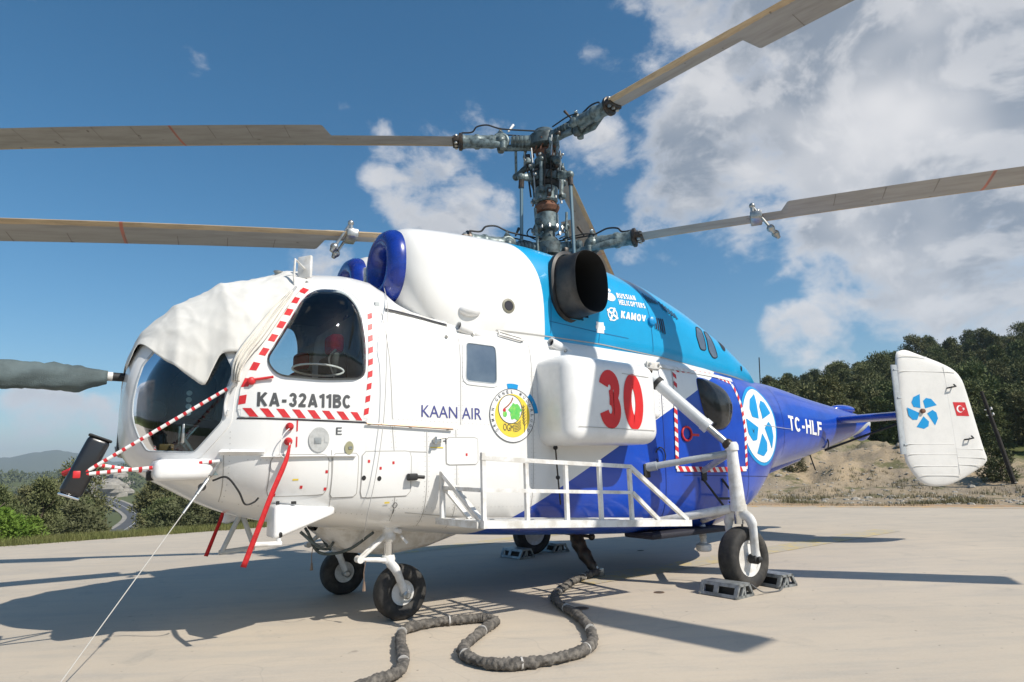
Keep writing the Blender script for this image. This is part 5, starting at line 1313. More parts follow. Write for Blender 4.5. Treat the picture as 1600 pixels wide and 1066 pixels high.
# mirrored blades: leading edge lies at -y
_g = NT(M_BLADE_R.node_tree); _sep = [n for n in _g.n if n.type == 'SEPXYZ'][0]; _tc = [n for n in _g.n if n.type == 'TEX_COORD'][0]
_sc = _g.new('ShaderNodeVectorMath', operation='MULTIPLY'); _sc.inputs[1].default_value = (1, -1, 1)
_old = [l.to_socket for l in list(_g.l) if l.from_node == _tc]
_g.l.new(_tc.outputs['Object'], _sc.inputs[0])
for s_ in _old: _g.l.new(_sc.outputs[0], s_)
rotor(ZU, [(-31, -1.0, 0), (98.5, -1.0, 2), (220, 0, 2)], -1, False, 'upper_rotor')
rotor(ZL, [(-9, 3.9, 5), (125, -.6, 0), (242, 2.0, 2)], 1, True, 'lower_rotor')

# ------------------------------------------------------------------ loose things round the helicopter
def fbm(p, o=4, h=.6): return mnoise.fractal(Vector(p), h, 2.0, o)
# windscreen cover: sheet thrown over the cockpit roof
def cloth_cover():
    cov = empty('windscreen_cover', (4.5, 0, 2.8))
    tag(cov, 'creased white cloth cover draped over the windscreen of the helicopter', 'cover')
    off = Vector((-4.5, 0, -2.8))
    ex = [5.03, 4.97, 4.9, 4.83, 4.74, 4.66, 4.60, 4.55, 4.50, 4.45, 4.36, 4.28, 4.19, 4.09, 3.97, 3.88, 3.80]
    ez = [2.17, 2.14, 2.08, 2.02, 1.945, 1.88, 1.84, 1.96, 2.06, 2.07, 2.07, 2.10, 2.24, 2.40, 2.58, 2.71, 2.85]
    edge = pchip(ex, ez)
    peaks = [(4.985, .05), (4.76, .05), (4.46, .055), (3.97, .035)]
    xs = np.linspace(3.80, 5.065, 84); n = 110; rows = []
    for x in xs:
        zb, zt_, wd, zc, nb, nt = [float(f(x)) for f in hull.f]
        ze = min(float(edge(x)), zt_-.06)
        q = max(0, (ze-zc)/(zt_-zc)); y_e = wd*max(0, 1-q**nt)**(1/nt)
        # angle of the edge in the section
        te = math.asin(min(1, max(0, q))**(nt/2)) if q > 0 else 0
        row = []; ze2 = 1.34 if x > 4.42 else 1.34+(4.42-x)*1.3        # unseen far side lengthened to block sky showing through the nose glass
        td = math.asin(min(1, max(0, (zc-ze2)/(zc-zb)))**(nb/2)) if ze2 < zc else -math.asin(min(1, (ze2-zc)/(zt_-zc))**(nt/2))
        for k in range(n+1):
            t = te+(math.pi+td-te)*k/n; c, s = math.cos(t), math.sin(t); ne = nt if s >= 0 else nb
            y = wd*math.copysign(abs(c)**(2/ne), c); z = zc+((zt_-zc)*abs(s)**(2/ne) if s >= 0 else -(zc-zb)*abs(s)**(2/ne))
            u = k/n; side = abs(2*u-1)
            lift = .022+.012*fbm((x*2.2, y*1.6, z*1.6+3))+0.003*math.sin(x*17+y*9+z*14+4*fbm((x*1.5, y*1.5, z*1.5)))*(.2+.8*side)+.006*max(0, math.sin(x*9-z*13+2.5*fbm((x*1.3, y, 2))))**6
            for q_ in ((2.6, 1.1), (4.1, 2.3)):
                rn = mnoise.noise(Vector((x*q_[0]+q_[1], y*q_[0]*.8, z*q_[0]*1.3+q_[1]*3))); lift += .0065*math.exp(-abs(rn)/.04)
            for px_, a in peaks: lift += a*math.exp(-abs((x-px_)/.085)**1.25)*(1-.6*side)
            lift += .02*max(0, 1-min(k, n-k)/9.)*(.5+.8*math.sin(x*23+1.7*fbm((x*6, 0, 1))))*.6   # fluttering hem
            lift = max(lift, .012)
            nx = Vector((.25 if x > 4.6 else .05, c, max(s, 0)*.9+.1)).normalized()
            row.append(Vector((x, y, z))+nx*lift+off)
        rows.append(row)
    m = MB(); m.grid(rows); sh = m.build('sheet', CLOTH, cov, smooth=180)
    md = sh.modifiers.new('thickness', 'SOLIDIFY'); md.thickness = .003
    # hanging front corner folded over
    def flap(pts, width, seed, name):
        random.seed(seed); P = spline(pts, 7); rows = []
        for i, p in enumerate(P):
            t = i/(len(P)-1); w_ = width(t); row = []
            tan = (P[min(i+1, len(P)-1)]-P[max(i-1, 0)]).normalized(); side = tan.cross(Vector((.1, 1, .1))).normalized(); out = side.cross(tan)
            for k in range(25):
                a = k/24-.5; fold = .022*math.sin(a*26+seed+t*2.2)+.015*math.sin(a*47+t*6)
                row.append(p+side*(a*2*w_)+out*(fold+.045*math.cos(a*3.1))*(.6+.6*w_/.08)+off)
            rows.append(row)
        m = MB(); m.grid(rows); o = m.build(name, CLOTH, cov, smooth=180); md = o.modifiers.new('thickness', 'SOLIDIFY'); md.thickness = .006; return o
    flap([on(hull, 4.0, 2.60, .03), on(hull, 4.13, 2.40, .045), on(hull, 4.26, 2.20, .05), on(hull, 4.345, 2.06, .055), on(hull, 4.385, 1.95, .05), on(hull, 4.395, 1.86, .04)], lambda t: .026+.026*math.sin(math.pi*min(1, t*1.1)), 2, 'tied_corner')
    mm = MB(); mm.tube(spline([on(hull, 4.385, 1.90, .03), on(hull, 4.43, 1.80, .03), on(hull, 4.455, 1.70, .02), on(hull, 4.445, 1.62, .02), on(hull, 4.43, 1.66, .03)], 6), .008, 6)
    mm.v = [tuple(Vector(v)+off) for v in mm.v]; mm.build('tie_string', WHT, cov)
    mm = MB(); mm.tube(spline([on(hull, 3.95, 2.66, .04), on(hull, 4.09, 2.45, .06), on(hull, 4.25, 2.2, .065), on(hull, 4.37, 1.95, .06)], 6), .010, 6); mm.v = [tuple(Vector(v)+off) for v in mm.v]; mm.build('hem_cord', mat('grey_cord', (.40, .40, .40), .8), cov)
cloth_cover()
# grey sleeve pulled over the forward probe
def boom_cover():
    rows = []; n = 20; N = 44
    for i in range(N+1):
        t = i/N; x = 5.185+1.28*t; sw = min(1, t*7)*.75+.25
        cz = 1.975+.03*t; rz = (.036+.062*sw*(1-.3*max(0, t-.75)*4))*(1+.13*fbm((x*7, 0, 2))); ry = .034+.03*sw*(1+.2*fbm((x*6, 4, 0)))
        if t > .96: rz *= .55; ry *= .55
        row = []
        for k in range(n):
            a = 2*math.pi*k/n; f_ = 1+.10*math.sin(5*a+x*9)*sw+.12*fbm((x*9, 3*math.cos(a), 3*math.sin(a)))
            row.append((x-5.8, ry*math.cos(a)*f_, cz-.030*sw+rz*math.sin(a)*f_-1.95))
        rows.append(row)
    m = MB(); m.grid(rows, close_u=True); m.f += [tuple(range(n))[::-1], tuple(N*n+k for k in range(n))]; m.m += [0, 0]
    o = m.build('probe_cover', GCLOTH, None, smooth=180); o.location = (5.8, 0, 1.95)
    tag(o, 'baggy dark grey fabric sleeve over the probe sticking out of the nose', 'cover')
boom_cover()
def ribbon(name, pts, width, label, group, material=REDF, twist=.4):
    P = spline(pts, 8); b = P[0]; m = MB(); A = []; B = []
    for i, p in enumerate(P):
        t = i/(len(P)-1); w_ = width*(.45+.55*min(1, t*3)); a = twist*math.sin(3*t); d = Vector((math.cos(a), math.sin(a), .25)).normalized()*w_/2
        A.append(p-d-b); B.append(p+d-b)
    m.grid([A, B]); o = m.build(name, material, None, smooth=180); o.location = b; md = o.modifiers.new('thickness', 'SOLIDIFY'); md.thickness = .003
    tag(o, label, 'ribbon', group)
    return o
ribbon('warning_ribbon', [(4.045, 1.045, 1.40), (4.08, 1.08, 1.28), (4.17, 1.10, 1.06), (4.24, 1.08, .84), (4.32, 1.03, .575)], .038, 'long red warning ribbon hanging from a knob on the white port side', 'red warning ribbons', twist=.25)
ribbon('warning_ribbon', [(4.20, -.5, .93), (4.21, -.5, .83), (4.26, -.5, .68), (4.32, -.5, .50)], .034, 'short dark red ribbon hanging under the nose behind the tow frame', 'red warning ribbons')
mm = MB(); mm.tube(spline([(4.04, 1.04, 1.53), (4.10, 1.05, 1.46), (4.115, 1.05, 1.34), (4.06, 1.05, 1.31), (4.045, 1.045, 1.42)], 6), .004, 6); o = mm.build('pin_lanyard', WHT, heli)
# tie-down rope from the nose to the pad
a_, b_ = Vector((4.545, .90, 1.19)), Vector((5.36, 1.30, .0)); d_ = b_-a_
rp = empty('tie_down_rope', b_); tag(rp, 'thin pale tie-down rope running from the nose to the concrete', 'rope')
m = MB(); m.tube([-d_, -d_*.02], .0032, 7); m.build('rope', mat('pale_rope', (.50, .48, .44), .8), rp)
m = MB(); m.tube([-d_*.985, -d_*.90], .014, 8); m.tube([-d_*.90, -d_*.80], .009, 8); m.build('tensioner', STEEL, rp)
m = MB(); m.tube([-d_*.94+Vector((.02*math.cos(t), .0, .02*math.sin(t))) for t in np.linspace(0, 2*math.pi, 13)], .007, 6, cap=False); m.build('shackle', BLACK, rp)
m = MB(); m.tube([Vector((.05*math.cos(t), 0, .045*math.sin(t)+.003)) for t in np.linspace(-.15, math.pi+.15, 13)], .008, 6); m.build('ground_ring', STEEL, rp)
# earthing wire from the intake down to the nose leg
m = MB(); W0 = Vector((3.15, .58, 2.86))
m.tube([p-W0 for p in spline([(3.15, .58, 2.86), (3.26, .95, 2.56), (3.325, 1.10, 2.30), (3.326, 1.10, 2.08), (3.342, 1.10, 1.62), (3.40, 1.10, 1.18), (3.44, 1.02, .84), (3.38, .80, .66)], 7)], .0032, 5)
o = m.build('earthing_wire', mat('grey_wire', (.45, .44, .42), .6), None); o.location = W0; tag(o, 'thin grey wire hanging down the white side from the intake to the nose wheel', 'wire')
# hose: fabric-sleeved line snaking over the pad
HP = [(.50, .30), (.737, .33), (1.076, .512), (1.575, .909), (1.789, 1.252), (1.951, 1.712), (2.198, 2.144), (2.437, 2.397), (2.673, 2.473), (2.931, 2.444), (3.109, 2.349), (3.178, 2.131), (3.11, 1.921), (2.928, 1.733), (2.688, 1.527), (2.53, 1.397), (2.57, 1.25), (2.76, 1.187), (2.977, 1.135), (3.2, 1.194), (3.352, 1.467), (3.499, 1.837), (3.617, 2.064), (3.76, 2.16), (3.95, 2.2)]
hz = empty('lifting_line', (.50, .30, 0)); tag(hz, 'crinkled dark fabric-sleeved line snaking across the concrete from the belly hook', 'line')
P = spline([Vector((x-.50, y-.30, .036 if i > 0 else .06)) for i, (x, y) in enumerate(HP)], 40); n = 16; rows = []; prev = None
for i, p in enumerate(P):
    t = (P[min(i+1, len(P)-1)]-P[max(i-1, 0)]).normalized(); s = t.cross(Vector((0, 0, 1))).normalized(); up = s.cross(t); row = []
    sw = .95+.10*math.sin(i*.07)+.16*mnoise.noise(Vector((i*.05, 3, 0)))
    for k in range(n):
        a = 2*math.pi*k/n
        wr = .0018*math.sin(i*.85+1.9*math.sin(a*2+i*.03)+3*mnoise.noise(Vector((i*.04, 7, 0))))+.013*mnoise.noise(Vector((i*.20, 2.0*math.cos(a), 2.0*math.sin(a))))
        r = .034*sw+wr; q = p+s*(r*1.12*math.cos(a))+up*(r*math.sin(a)); q.z = max(q.z, .004); row.append(q)
    rows.append(row)
m = MB(); m.grid(rows, close_u=True); m.f += [tuple(range(n)), tuple((len(P)-1)*n+k for k in range(n))[::-1]]; m.m += [0, 0]; m.build('fabric_sleeve', HOSE, hz, smooth=180)
for i in (45, 110, 175, 233, 290, 372, 455, 545, 690, 773, 855):
    m = MB(); p = P[i]; t = (P[i+1]-P[i-1]).normalized(); m.tube([p-t*.006, p+t*.006], .039, 16); m.v = [(x, y, max(z, .003)) for x, y, z in m.v]; m.build('cable_tie', mat('pale_tie', (.45, .43, .40), .6) if 'pale_tie' not in bpy.data.materials else bpy.data.materials['pale_tie'], hz)
# wheel chocks: cast wedge with windows
def chock_proto():
    c = empty('wheel_chock')
    prof = [(-.13, 0), (.13, 0), (.13, .03), (.075, .115), (-.075, .115), (-.13, .06)]          # (x, z): wedge, long in y
    L = .19
    for s in (-1, 1):
        # end cheek with openings: built as a frame of bars
        for (a, b) in (((-.13, .012), (.13, .012)), ((.125, .012), (.072, .108)), ((.075, .108), (-.075, .108)), ((-.072, .108), (-.125, .012)), ((0, .012), (0, .108)), ((-.0, .1), (.06, .012))):
            va, vb = Vector((a[0], s*L, a[1])), Vector((b[0], s*L, b[1])); t = (vb-va); l = t.length; t.normalize(); y = Vector((0, 1, 0)); z = t.cross(y)
            m = MB(); m.box((va+vb)/2, (l+.015, .02, .022), Matrix((t, y, z)).transposed()); m.build('cheek_bar', CHOCK, c, smooth=0)
    m = MB(); m.box((0, 0, .113), (.16, 2*L, .014), bev=.004); m.build('top_plate', CHOCK, c)
    for s in (-1, 1):
        va, vb = Vector((s*.13, 0, .005)), Vector((s*.076, 0, .11)); t = (vb-va); l = t.length; t.normalize(); y = Vector((0, 1, 0)); z = t.cross(y); rot = Matrix((t, y, z)).transposed()
        for y0, wd in ((-L+.015, .03), (-.03, .05), (L-.015, .03)): m = MB(); m.box((va+vb)/2+Vector((0, y0, 0)), (l, wd, .012), rot); m.build('slope_bar', CHOCK, c, smooth=0)
        m = MB(); m.box((va).lerp(vb, .12), (l*.25, 2*L, .011), rot); m.build('slope_plate', CHOCK, c, smooth=0); m = MB(); m.box((va).lerp(vb, .9), (l*.22, 2*L, .011), rot); m.build('slope_plate', CHOCK, c, smooth=0)
    m = MB(); m.box((0, 0, .05), (.13, 2*L-.04, .08)); m.build('rubber_core', BLACK, c)
    return c
ch0 = chock_proto()
def copy_tree(o, parent=None):
    c = o.copy(); COL.objects.link(c); c.parent = parent
    for k in list(o.children): copy_tree(k, c)
    return c
spots = [((.30, 1.80, 0), 4, 'silver wheel chock in front of the near main wheel, closest to the camera'), ((-.42, 1.76, 0), -3, 'silver wheel chock behind the near main wheel'),
         ((.30, -1.60, 0), 8, 'wheel chock in front of the far main wheel, in the shade under the belly'), ((-.43, -1.75, 0), -5, 'wheel chock behind the far main wheel, in the shade under the belly')]
for i, (loc, rz, lab) in enumerate(spots):
    c = ch0 if i == 0 else copy_tree(ch0)
    c.location = loc; c.rotation_euler = (0, 0, R(rz)); tag(c, lab, 'chock', 'wheel chocks at the main wheels')
m = MB(); m.tube(spline([(.17, 1.98, .10), (.10, 2.02, .04), (-.02, 2.0, .012), (-.2, 2.02, .012), (-.33, 1.97, .05)], 6), .006, 6)
m.v = [(x, y-2, z) for x, y, z in m.v]; o = m.build('chock_rope', mat('chock_cord', (.12, .12, .12), .8), None); o.location = (0, 2, 0); tag(o, 'thin dark cord joining the two chocks at the near main wheel', 'cord')

# ------------------------------------------------------------------ the pad, the land, trees
def sstep(a, b, x):
    t = min(1, max(0, (x-a)/(b-a))); return t*t*(3-2*t)
PAD = [(24, -9.35), (-5.2, -9.75), (-9.75, -5.3), (-11.3, -2.35), (-12.28, -.05), (-13.2, 3.5), (-13.6, 9), (-12, 20), (-6, 26), (24, 26)]
def concrete():
    m = bpy.data.materials.new('concrete'); m.use_nodes = True; g = NT(m.node_tree); b = m.node_tree.nodes['Principled BSDF']
    tc = g.new('ShaderNodeTexCoord').outputs['Object']
    big = g.noise(tc, .55, 5, .6); mid = g.noise(tc, 2.6, 6, .65, .6); fine = g.noise(tc, 45, 4, .7)
    mp = g.new('ShaderNodeMapping'); g.set(mp, 0, tc); mp.inputs['Rotation'].default_value = (0, 0, R(-150)); mp2 = g.new('ShaderNodeMapping'); g.set(mp2, 0, mp.outputs[0]); mp2.inputs['Scale'].default_value = (.45, 2.6, 1)
    brush = g.noise(mp2.outputs[0], 1.9, 7, .72)
    c = g.mix(g.ramp(big, .30, .72), (.515, .435, .335), (.445, .38, .298))
    c = g.mix(g.math('MULTIPLY', g.ramp(brush, .42, .72), .52), c, (.335, .310, .275))
    c = g.mix(g.math('MULTIPLY', g.ramp(mid, .54, .80), .50), c, (.27, .245, .215))
    c = g.mix(g.math('MULTIPLY', g.ramp(fine, .30, .75), .22), c, (.56, .53, .47))
    spots = g.ramp(g.noise(tc, 4.5, 3, .5), .72, .76); c = g.mix(g.math('MULTIPLY', spots, .4), c, (.12, .105, .09))
    dots = g.ramp(g.noise(tc, 19, 1, .3), .775, .80); c = g.mix(g.math('MULTIPLY', dots, .6), c, (.13, .11, .09))
    vo = g.new('ShaderNodeTexVoronoi', feature='DISTANCE_TO_EDGE'); wv = g.vmath('ADD', tc, g.new('ShaderNodeVectorMath', operation='SCALE', inp={0: g.new('ShaderNodeTexNoise', inp={'Vector': tc, 'Scale': 1.3}).outputs[1], 'Scale': 1.1}).outputs[0])
    g.set(vo, 'Vector', wv); vo.inputs['Scale'].default_value = .22
    crack = g.ramp(vo.outputs[0], .0018, .0003); c = g.mix(g.math('MULTIPLY', crack, .14), c, (.15, .135, .12))
    g.set(b, 'Base Color', c); b.inputs['Roughness'].default_value = .85
    bn = g.new('ShaderNodeBump'); bn.inputs['Strength'].default_value = .25; bn.inputs['Distance'].default_value = .006
    g.set(bn, 'Height', g.math('ADD', g.math('MULTIPLY', fine, .6), g.noise(tc, 160, 3))); g.l.new(bn.outputs[0], b.inputs['Normal'])
    return m
M_CONC = concrete()
m = MB(); n = len(PAD)
m.add([(x, y, 0) for x, y in PAD]+[(x, y, -.4) for x, y in PAD], [tuple(range(n))[::-1]]+[(i, (i+1) % n, n+(i+1) % n, n+i) for i in range(n)])
pad = m.build('concrete_pad', M_CONC, None, smooth=0); tag(pad, kind='structure'); fix_normals(pad)
def worn_paint(name, col):
    mt = bpy.data.materials.new(name); mt.use_nodes = True; g = NT(mt.node_tree); b = mt.node_tree.nodes['Principled BSDF']; tc = g.new('ShaderNodeTexCoord').outputs['Object']
    wear = g.math('ADD', g.math('MULTIPLY', g.noise(tc, 3.2, 6, .7), .6), g.math('MULTIPLY', g.noise(tc, 17, 5, .7), .4))
    g.set(b, 'Base Color', g.mix(g.ramp(wear, .38, .56), col, (.42, .38, .31))); b.inputs['Roughness'].default_value = .8; return mt
YP = worn_paint('worn_yellow_paint', (.56, .43, .17)); OP = worn_paint('worn_orange_paint', (.66, .36, .08))
def stripe(name, pts, wd, mt, z=.004):
    m = MB(); A = []; B = []
    for i, p in enumerate(pts):
        p = Vector(p); t = (Vector(pts[min(i+1, len(pts)-1)])-Vector(pts[max(i-1, 0)])).normalized(); s = Vector((-t.y, t.x))*wd/2; A.append((p.x+s.x, p.y+s.y, z)); B.append((p.x-s.x, p.y-s.y, z))
    m.grid([A, B]); o = m.build(name, mt, pad, smooth=0); return o
stripe('yellow_line', [(.9, .40), (-2.4, .28), (-5.9, .16)], .42, YP); stripe('yellow_line', [(2.2, -3.2), (-1, -3.5), (-5.0, -3.85)], .42, YP)
stripe('edge_line', [(-9.4, -5.25), (-11.05, -2.25), (-12.05, 0), (-12.95, 3.5), (-13.3, 9)], .42, OP)
PIT = mat('rusty_pit', (.06, .045, .035), .9); PITR = mat('rusty_ring', (.22, .13, .08), .8, var=.4, vscale=40)
for x, y, r in ((1.654, 1.369, .055), (.665, 1.323, .04), (-1.30, -.9, .04), (-5.6, 2.2, .05), (-6.6, 2.6, .04)):
    m = MB(); m._lathe(Vector((x, y, .004)), Vector((0, 0, 1)), [(0, r*1.25), (.001, r*1.05), (.0015, r)], 20, False); o = m.build('anchor_ring', PITR, pad); m = MB(); m.add([(x+r*math.cos(a), y+r*math.sin(a), .005) for a in np.linspace(0, 2*math.pi, 21)[:-1]], [tuple(range(20))]); m.build('anchor_pit', PIT, pad, smooth=0)

random.seed(3)
def terrain_z(az, r):
    """height of the land; az in degrees (world), r metres from the camera"""
    a = az if az <= 20 else az-360
    wr = sstep(-112, -134, a)*sstep(-262, -236, a)
    x, y = CAM.x+r*math.cos(R(az)), CAM.y+r*math.sin(R(az))
    n1 = fbm((x*.06, y*.06, 0), 5); n2 = fbm((x*.35, y*.35, 5), 4)
    # right: spoil bank, then a wooded hill
    bank = sstep(23.5, 31, r+2.2*n1)*(1.25+.55*n1+.40*n2)*(.35+.65*sstep(-163, -150, a)) if a > -200 else 0
    bank += sstep(24, 40, r)*(.5+.3*n2)
    k = min(1, max(0, (-140-a)/22)); hill = sstep(38, 135, r)*(5.4+7.4*k+2.2*n1)
    zr = -.10+bank+hill+(.035*n2 if r > 14 else 0)
    # left: grassy shoulder falling into the valley, far slope, distant hills
    zl = -.10-1.3*sstep(15, 32, r)-7.5*sstep(28, 110, r)-9.6*sstep(90, 230, r)+.3*n1*sstep(14, 60, r)
    far = 18+2.5*fbm((a*.11, 1.5, 0))+11*sstep(-87, -97, a)
    zl += far*sstep(430, 720, r)+4*sstep(900, 2000, r)+2*n1*sstep(300, 600, r)
    mt = 68*math.exp(-((a+88.6)/2.6)**2)+50*math.exp(-((a+80)/7)**2)+52+14*fbm((a*.30, 7, 0))+30*math.exp(-((a+104)/9)**2)
    zl += mt*sstep(2600, 3900, r)*(1-.6*sstep(4300, 5200, r))
    z = zr*wr+zl*(1-wr)
    back = sstep(-72, -45, a)+sstep(-236, -262, a) if a < 0 else 1     # behind the camera: gently rolling
    back = min(1, back); z = z*(1-back)+(-.10-2*sstep(30, 200, r)+3*n1*sstep(60, 200, r)+20*sstep(400, 1500, r))*back
    return z
def land():
    az = list(np.arange(-70, -172, -.28))+list(np.arange(-172, -430.01, -4.0)); az[-1] = -430
    rr = list(np.arange(0, 12, 3.0))+list(np.arange(12, 60, .55))+list(np.geomspace(60, 5200, 70))
    rows = []; zone = []
    for r in rr:
        row = []
        for a in az:
            a2 = a if a > -360 else a+360
            z = terrain_z(a2 if a2 > -340 else a2+360, r); row.append((CAM.x+r*math.cos(R(a)), CAM.y+r*math.sin(R(a)), z))
            zone.append(sstep(-112, -134, a)*sstep(-262, -236, a)*(1-sstep(31, 46, r)))
        rows.append(row)
    m = MB(); m.grid(rows)
    mt = bpy.data.materials.new('earth'); mt.use_nodes = True; g = NT(mt.node_tree); b = mt.node_tree.nodes['Principled BSDF']
    tc = g.new('ShaderNodeTexCoord').outputs['Object']; at = g.new('ShaderNodeAttribute', attribute_name='bare_soil'); soil = at.outputs['Fac']
    n0 = g.noise(tc, .25, 5, .6); n1 = g.noise(tc, 1.4, 6, .65); n2 = g.noise(tc, 9, 5, .7); nf = g.noise(tc, .05, 5, .6)
    dirt = g.mix(g.ramp(n0, .35, .65), (.40, .305, .195), (.30, .245, .175)); dirt = g.mix(g.math('MULTIPLY', g.ramp(n1, .45, .7), .6), dirt, (.22, .185, .15)); dirt = g.mix(g.math('MULTIPLY', g.ramp(n2, .5, .75), .5), dirt, (.40, .36, .30))
    weed = g.math('MULTIPLY', g.ramp(g.noise(tc, .8, 6, .7), .53, .64), .8); dirt = g.mix(weed, dirt, (.11, .115, .05))
    grass = g.mix(g.ramp(n1, .35, .7), (.075, .095, .030), (.125, .13, .055)); grass = g.mix(g.math('MULTIPLY', g.ramp(nf, .55, .75), .5), grass, (.20, .18, .12))
    g.set(b, 'Base Color', g.mix(soil, grass, dirt)); b.inputs['Roughness'].default_value = .95; b.inputs['Specular IOR Level'].default_value = .1
    bn = g.new('ShaderNodeBump'); bn.inputs['Strength'].default_value = .7; bn.inputs['Distance'].default_value = .12; g.set(bn, 'Height', g.math('ADD', n1, g.math('MULTIPLY', n2, .5))); g.l.new(bn.outputs[0], b.inputs['Normal'])
    o = m.build('ground', mt, None, smooth=180); tag(o, kind='structure')
    at_ = o.data.attributes.new('bare_soil', 'FLOAT', 'POINT'); at_.data.foreach_set('value', zone); fix_normals(o)
    return o
ground = land()
def lp_(az, r, dz=0): return Vector((CAM.x+r*math.cos(R(az)), CAM.y+r*math.sin(R(az)), terrain_z(az, r)+dz))
# bare orange soil along the pad's far edge
SOIL = mat('orange_soil', (.42, .27, .15), .95, vcol=(.30, .22, .14), vscale=3.5, bump=.8, bscale=30)
se = spline([(-5.6, -10.1, 0), (-10.2, -5.6, 0), (-11.75, -2.55, 0), (-12.75, -.15, 0), (-13.7, 3.5, 0), (-14.1, 9, 0)], 14); A = []; B = []
for i, p in enumerate(se):
    t = (se[min(i+1, len(se)-1)]-se[max(i-1, 0)]).normalized(); s = Vector((t.y, -t.x, 0)); wv = .75+.5*mnoise.noise(Vector((i*.35, 2, 0)))
    A.append(p+s*-.75+Vector((0, 0, -.03))); B.append(p+s*wv+Vector((0, 0, -.045)))
m = MB(); m.grid([A, B]); o = m.build('soil_strip', SOIL, None, smooth=180); tag(o, kind='structure'); fix_normals(o)
# valley road
RDM = mat('asphalt', (.085, .085, .085), .9, var=.25, vscale=.3); RDL = mat('road_paint', (.6, .6, .58), .8)
rpts = [(-91.6, 520), (-92.3, 500), (-93.2, 455), (-93.9, 400), (-94.1, 350), (-93.8, 310), (-93.2, 275), (-92.5, 245), (-91.6, 220), (-90.2, 200)]
rc = spline([lp_(a, r, .7) for a, r in rpts], 8)
m = MB(); A = []; B = []; LA = []; LB = []; SA = []; SB = []; 
for i, p in enumerate(rc):
    t = (rc[min(i+1, len(rc)-1)]-rc[max(i-1, 0)]); t.z = 0; t.normalize(); s = Vector((-t.y, t.x, 0))
    A.append(p+s*4.6); B.append(p-s*4.6); LA.append(p+s*.14+Vector((0, 0, .06))); LB.append(p-s*.14+Vector((0, 0, .06))); SA.append(p+s*6.6-Vector((0, 0, .15))); SB.append(p-s*6.6-Vector((0, 0, .15)))
m.grid([A, B]); road = m.build('road', RDM, None, smooth=180); tag(road, kind='structure')
m = MB(); m.grid([LA, LB]); m.build('centre_line', RDL, road, smooth=180)
m = MB(); m.grid([SA, SB]); m.build('verge', mat('road_verge', (.33, .30, .25), .95, var=.3, vscale=.3), road, smooth=180)

# ---- foliage
def foliage(name, c0, c1, c2):
    mt = bpy.data.materials.new(name); mt.use_nodes = True; g = NT(mt.node_tree); b = mt.node_tree.nodes['Principled BSDF']
    ob = g.new('ShaderNodeObjectInfo'); tc = g.new('ShaderNodeTexCoord').outputs['Object']
    c = g.mix(g.ramp(g.noise(tc, 1.1, 4, .6), .35, .68), c0, c1); c = g.mix(g.math('MULTIPLY', ob.outputs['Random'], .8), c, c2)
    g.set(b, 'Base Color', c); b.inputs['Roughness'].default_value = .8; b.inputs['Specular IOR Level'].default_value = .15
    return mt
PINE = foliage('pine_needles', (.105, .135, .055), (.155, .178, .075), (.175, .165, .08))
BUSHM = foliage('bush_leaves', (.078, .098, .045), (.12, .135, .064), (.14, .128, .07))
BRIGHT = foliage('fresh_leaves', (.10, .19, .025), (.17, .26, .045), (.16, .22, .05))
BARK = mat('bark', (.10, .075, .055), .95, var=.4, vscale=8, bump=.4)
def crown_mesh(name, seed, h, rx, clumps, per, leaf, mt, base=.25, conic=.5):
    """crown of many small leaf tufts gathered in clumps through the crown's volume"""
    rnd = random.Random(seed); m = MB()
    for c in range(clumps):
        t = base+(1-base)*(c+rnd.random())/clumps; env = rx*(1-conic*max(0, (t-.35)/.65)**1.3)*(.55+.45*math.sin(math.pi*min(1, (t-base)/(1-base)*1.05+.06)))
        a = rnd.uniform(0, 2*math.pi); rad = env*math.sqrt(rnd.uniform(.12, 1)); cx, cy, cz = rad*math.cos(a), rad*math.sin(a), t*h
        cr = rx*rnd.uniform(.22, .40)
        for _ in range(per):
            u = Vector((rnd.gauss(0, 1), rnd.gauss(0, 1), rnd.gauss(0, .8))); u.normalize(); p = Vector((cx, cy, cz))+Vector((u.x, u.y, u.z*.72))*cr*rnd.uniform(.45, 1.08)
            d = (u+Vector((rnd.uniform(-.6, .6), rnd.uniform(-.6, .6), rnd.uniform(-.2, .9)))).normalized(); s = d.cross(Vector((rnd.gauss(0, 1), rnd.gauss(0, 1), rnd.gauss(0, 1)))).normalized(); L = leaf*rnd.uniform(.6, 1.35)
            m.add([p-s*L*.30, p+s*L*.30, p+d*L], [(0, 1, 2)])
    me = bpy.data.meshes.new(name); me.from_pydata(m.v, [], m.f); me.materials.append(mt); me.update(); return me
def trunk_mesh(name, seed, h, r):
    rnd = random.Random(seed); m = MB(); k = [Vector((rnd.uniform(-.1, .1)*i, rnd.uniform(-.1, .1)*i, h*.85*i/4-.2)) for i in range(5)]
    m.tube(k, [r, r*.8, r*.6, r*.42, r*.2], 8)
    for _ in range(6):
        i = rnd.randint(1, 3); p = k[i]; a = rnd.uniform(0, 6.28); L = h*rnd.uniform(.15, .28); m.tube([p, p+Vector((L*.6*math.cos(a), L*.6*math.sin(a), L*.3)), p+Vector((L*math.cos(a), L*math.sin(a), L*.75))], [r*.35, r*.22, r*.08], 5)
    me = bpy.data.meshes.new(name); me.from_pydata(m.v, [], m.f); me.materials.append(BARK); me.polygons.foreach_set('use_smooth', [True]*len(me.polygons)); me.update(); return me
PC = [crown_mesh('crown', 20+i, 6.0, (1.9, 2.2, 1.7, 2.4, 2.0, 1.8)[i], 52, 170, .20, PINE, (.22, .3, .18, .28, .25, .2)[i], (.55, .35, .75, .3, .5, .65)[i]) for i in range(6)]
PT = [trunk_mesh('trunk', 40+i, 6.0, .15) for i in range(3)]
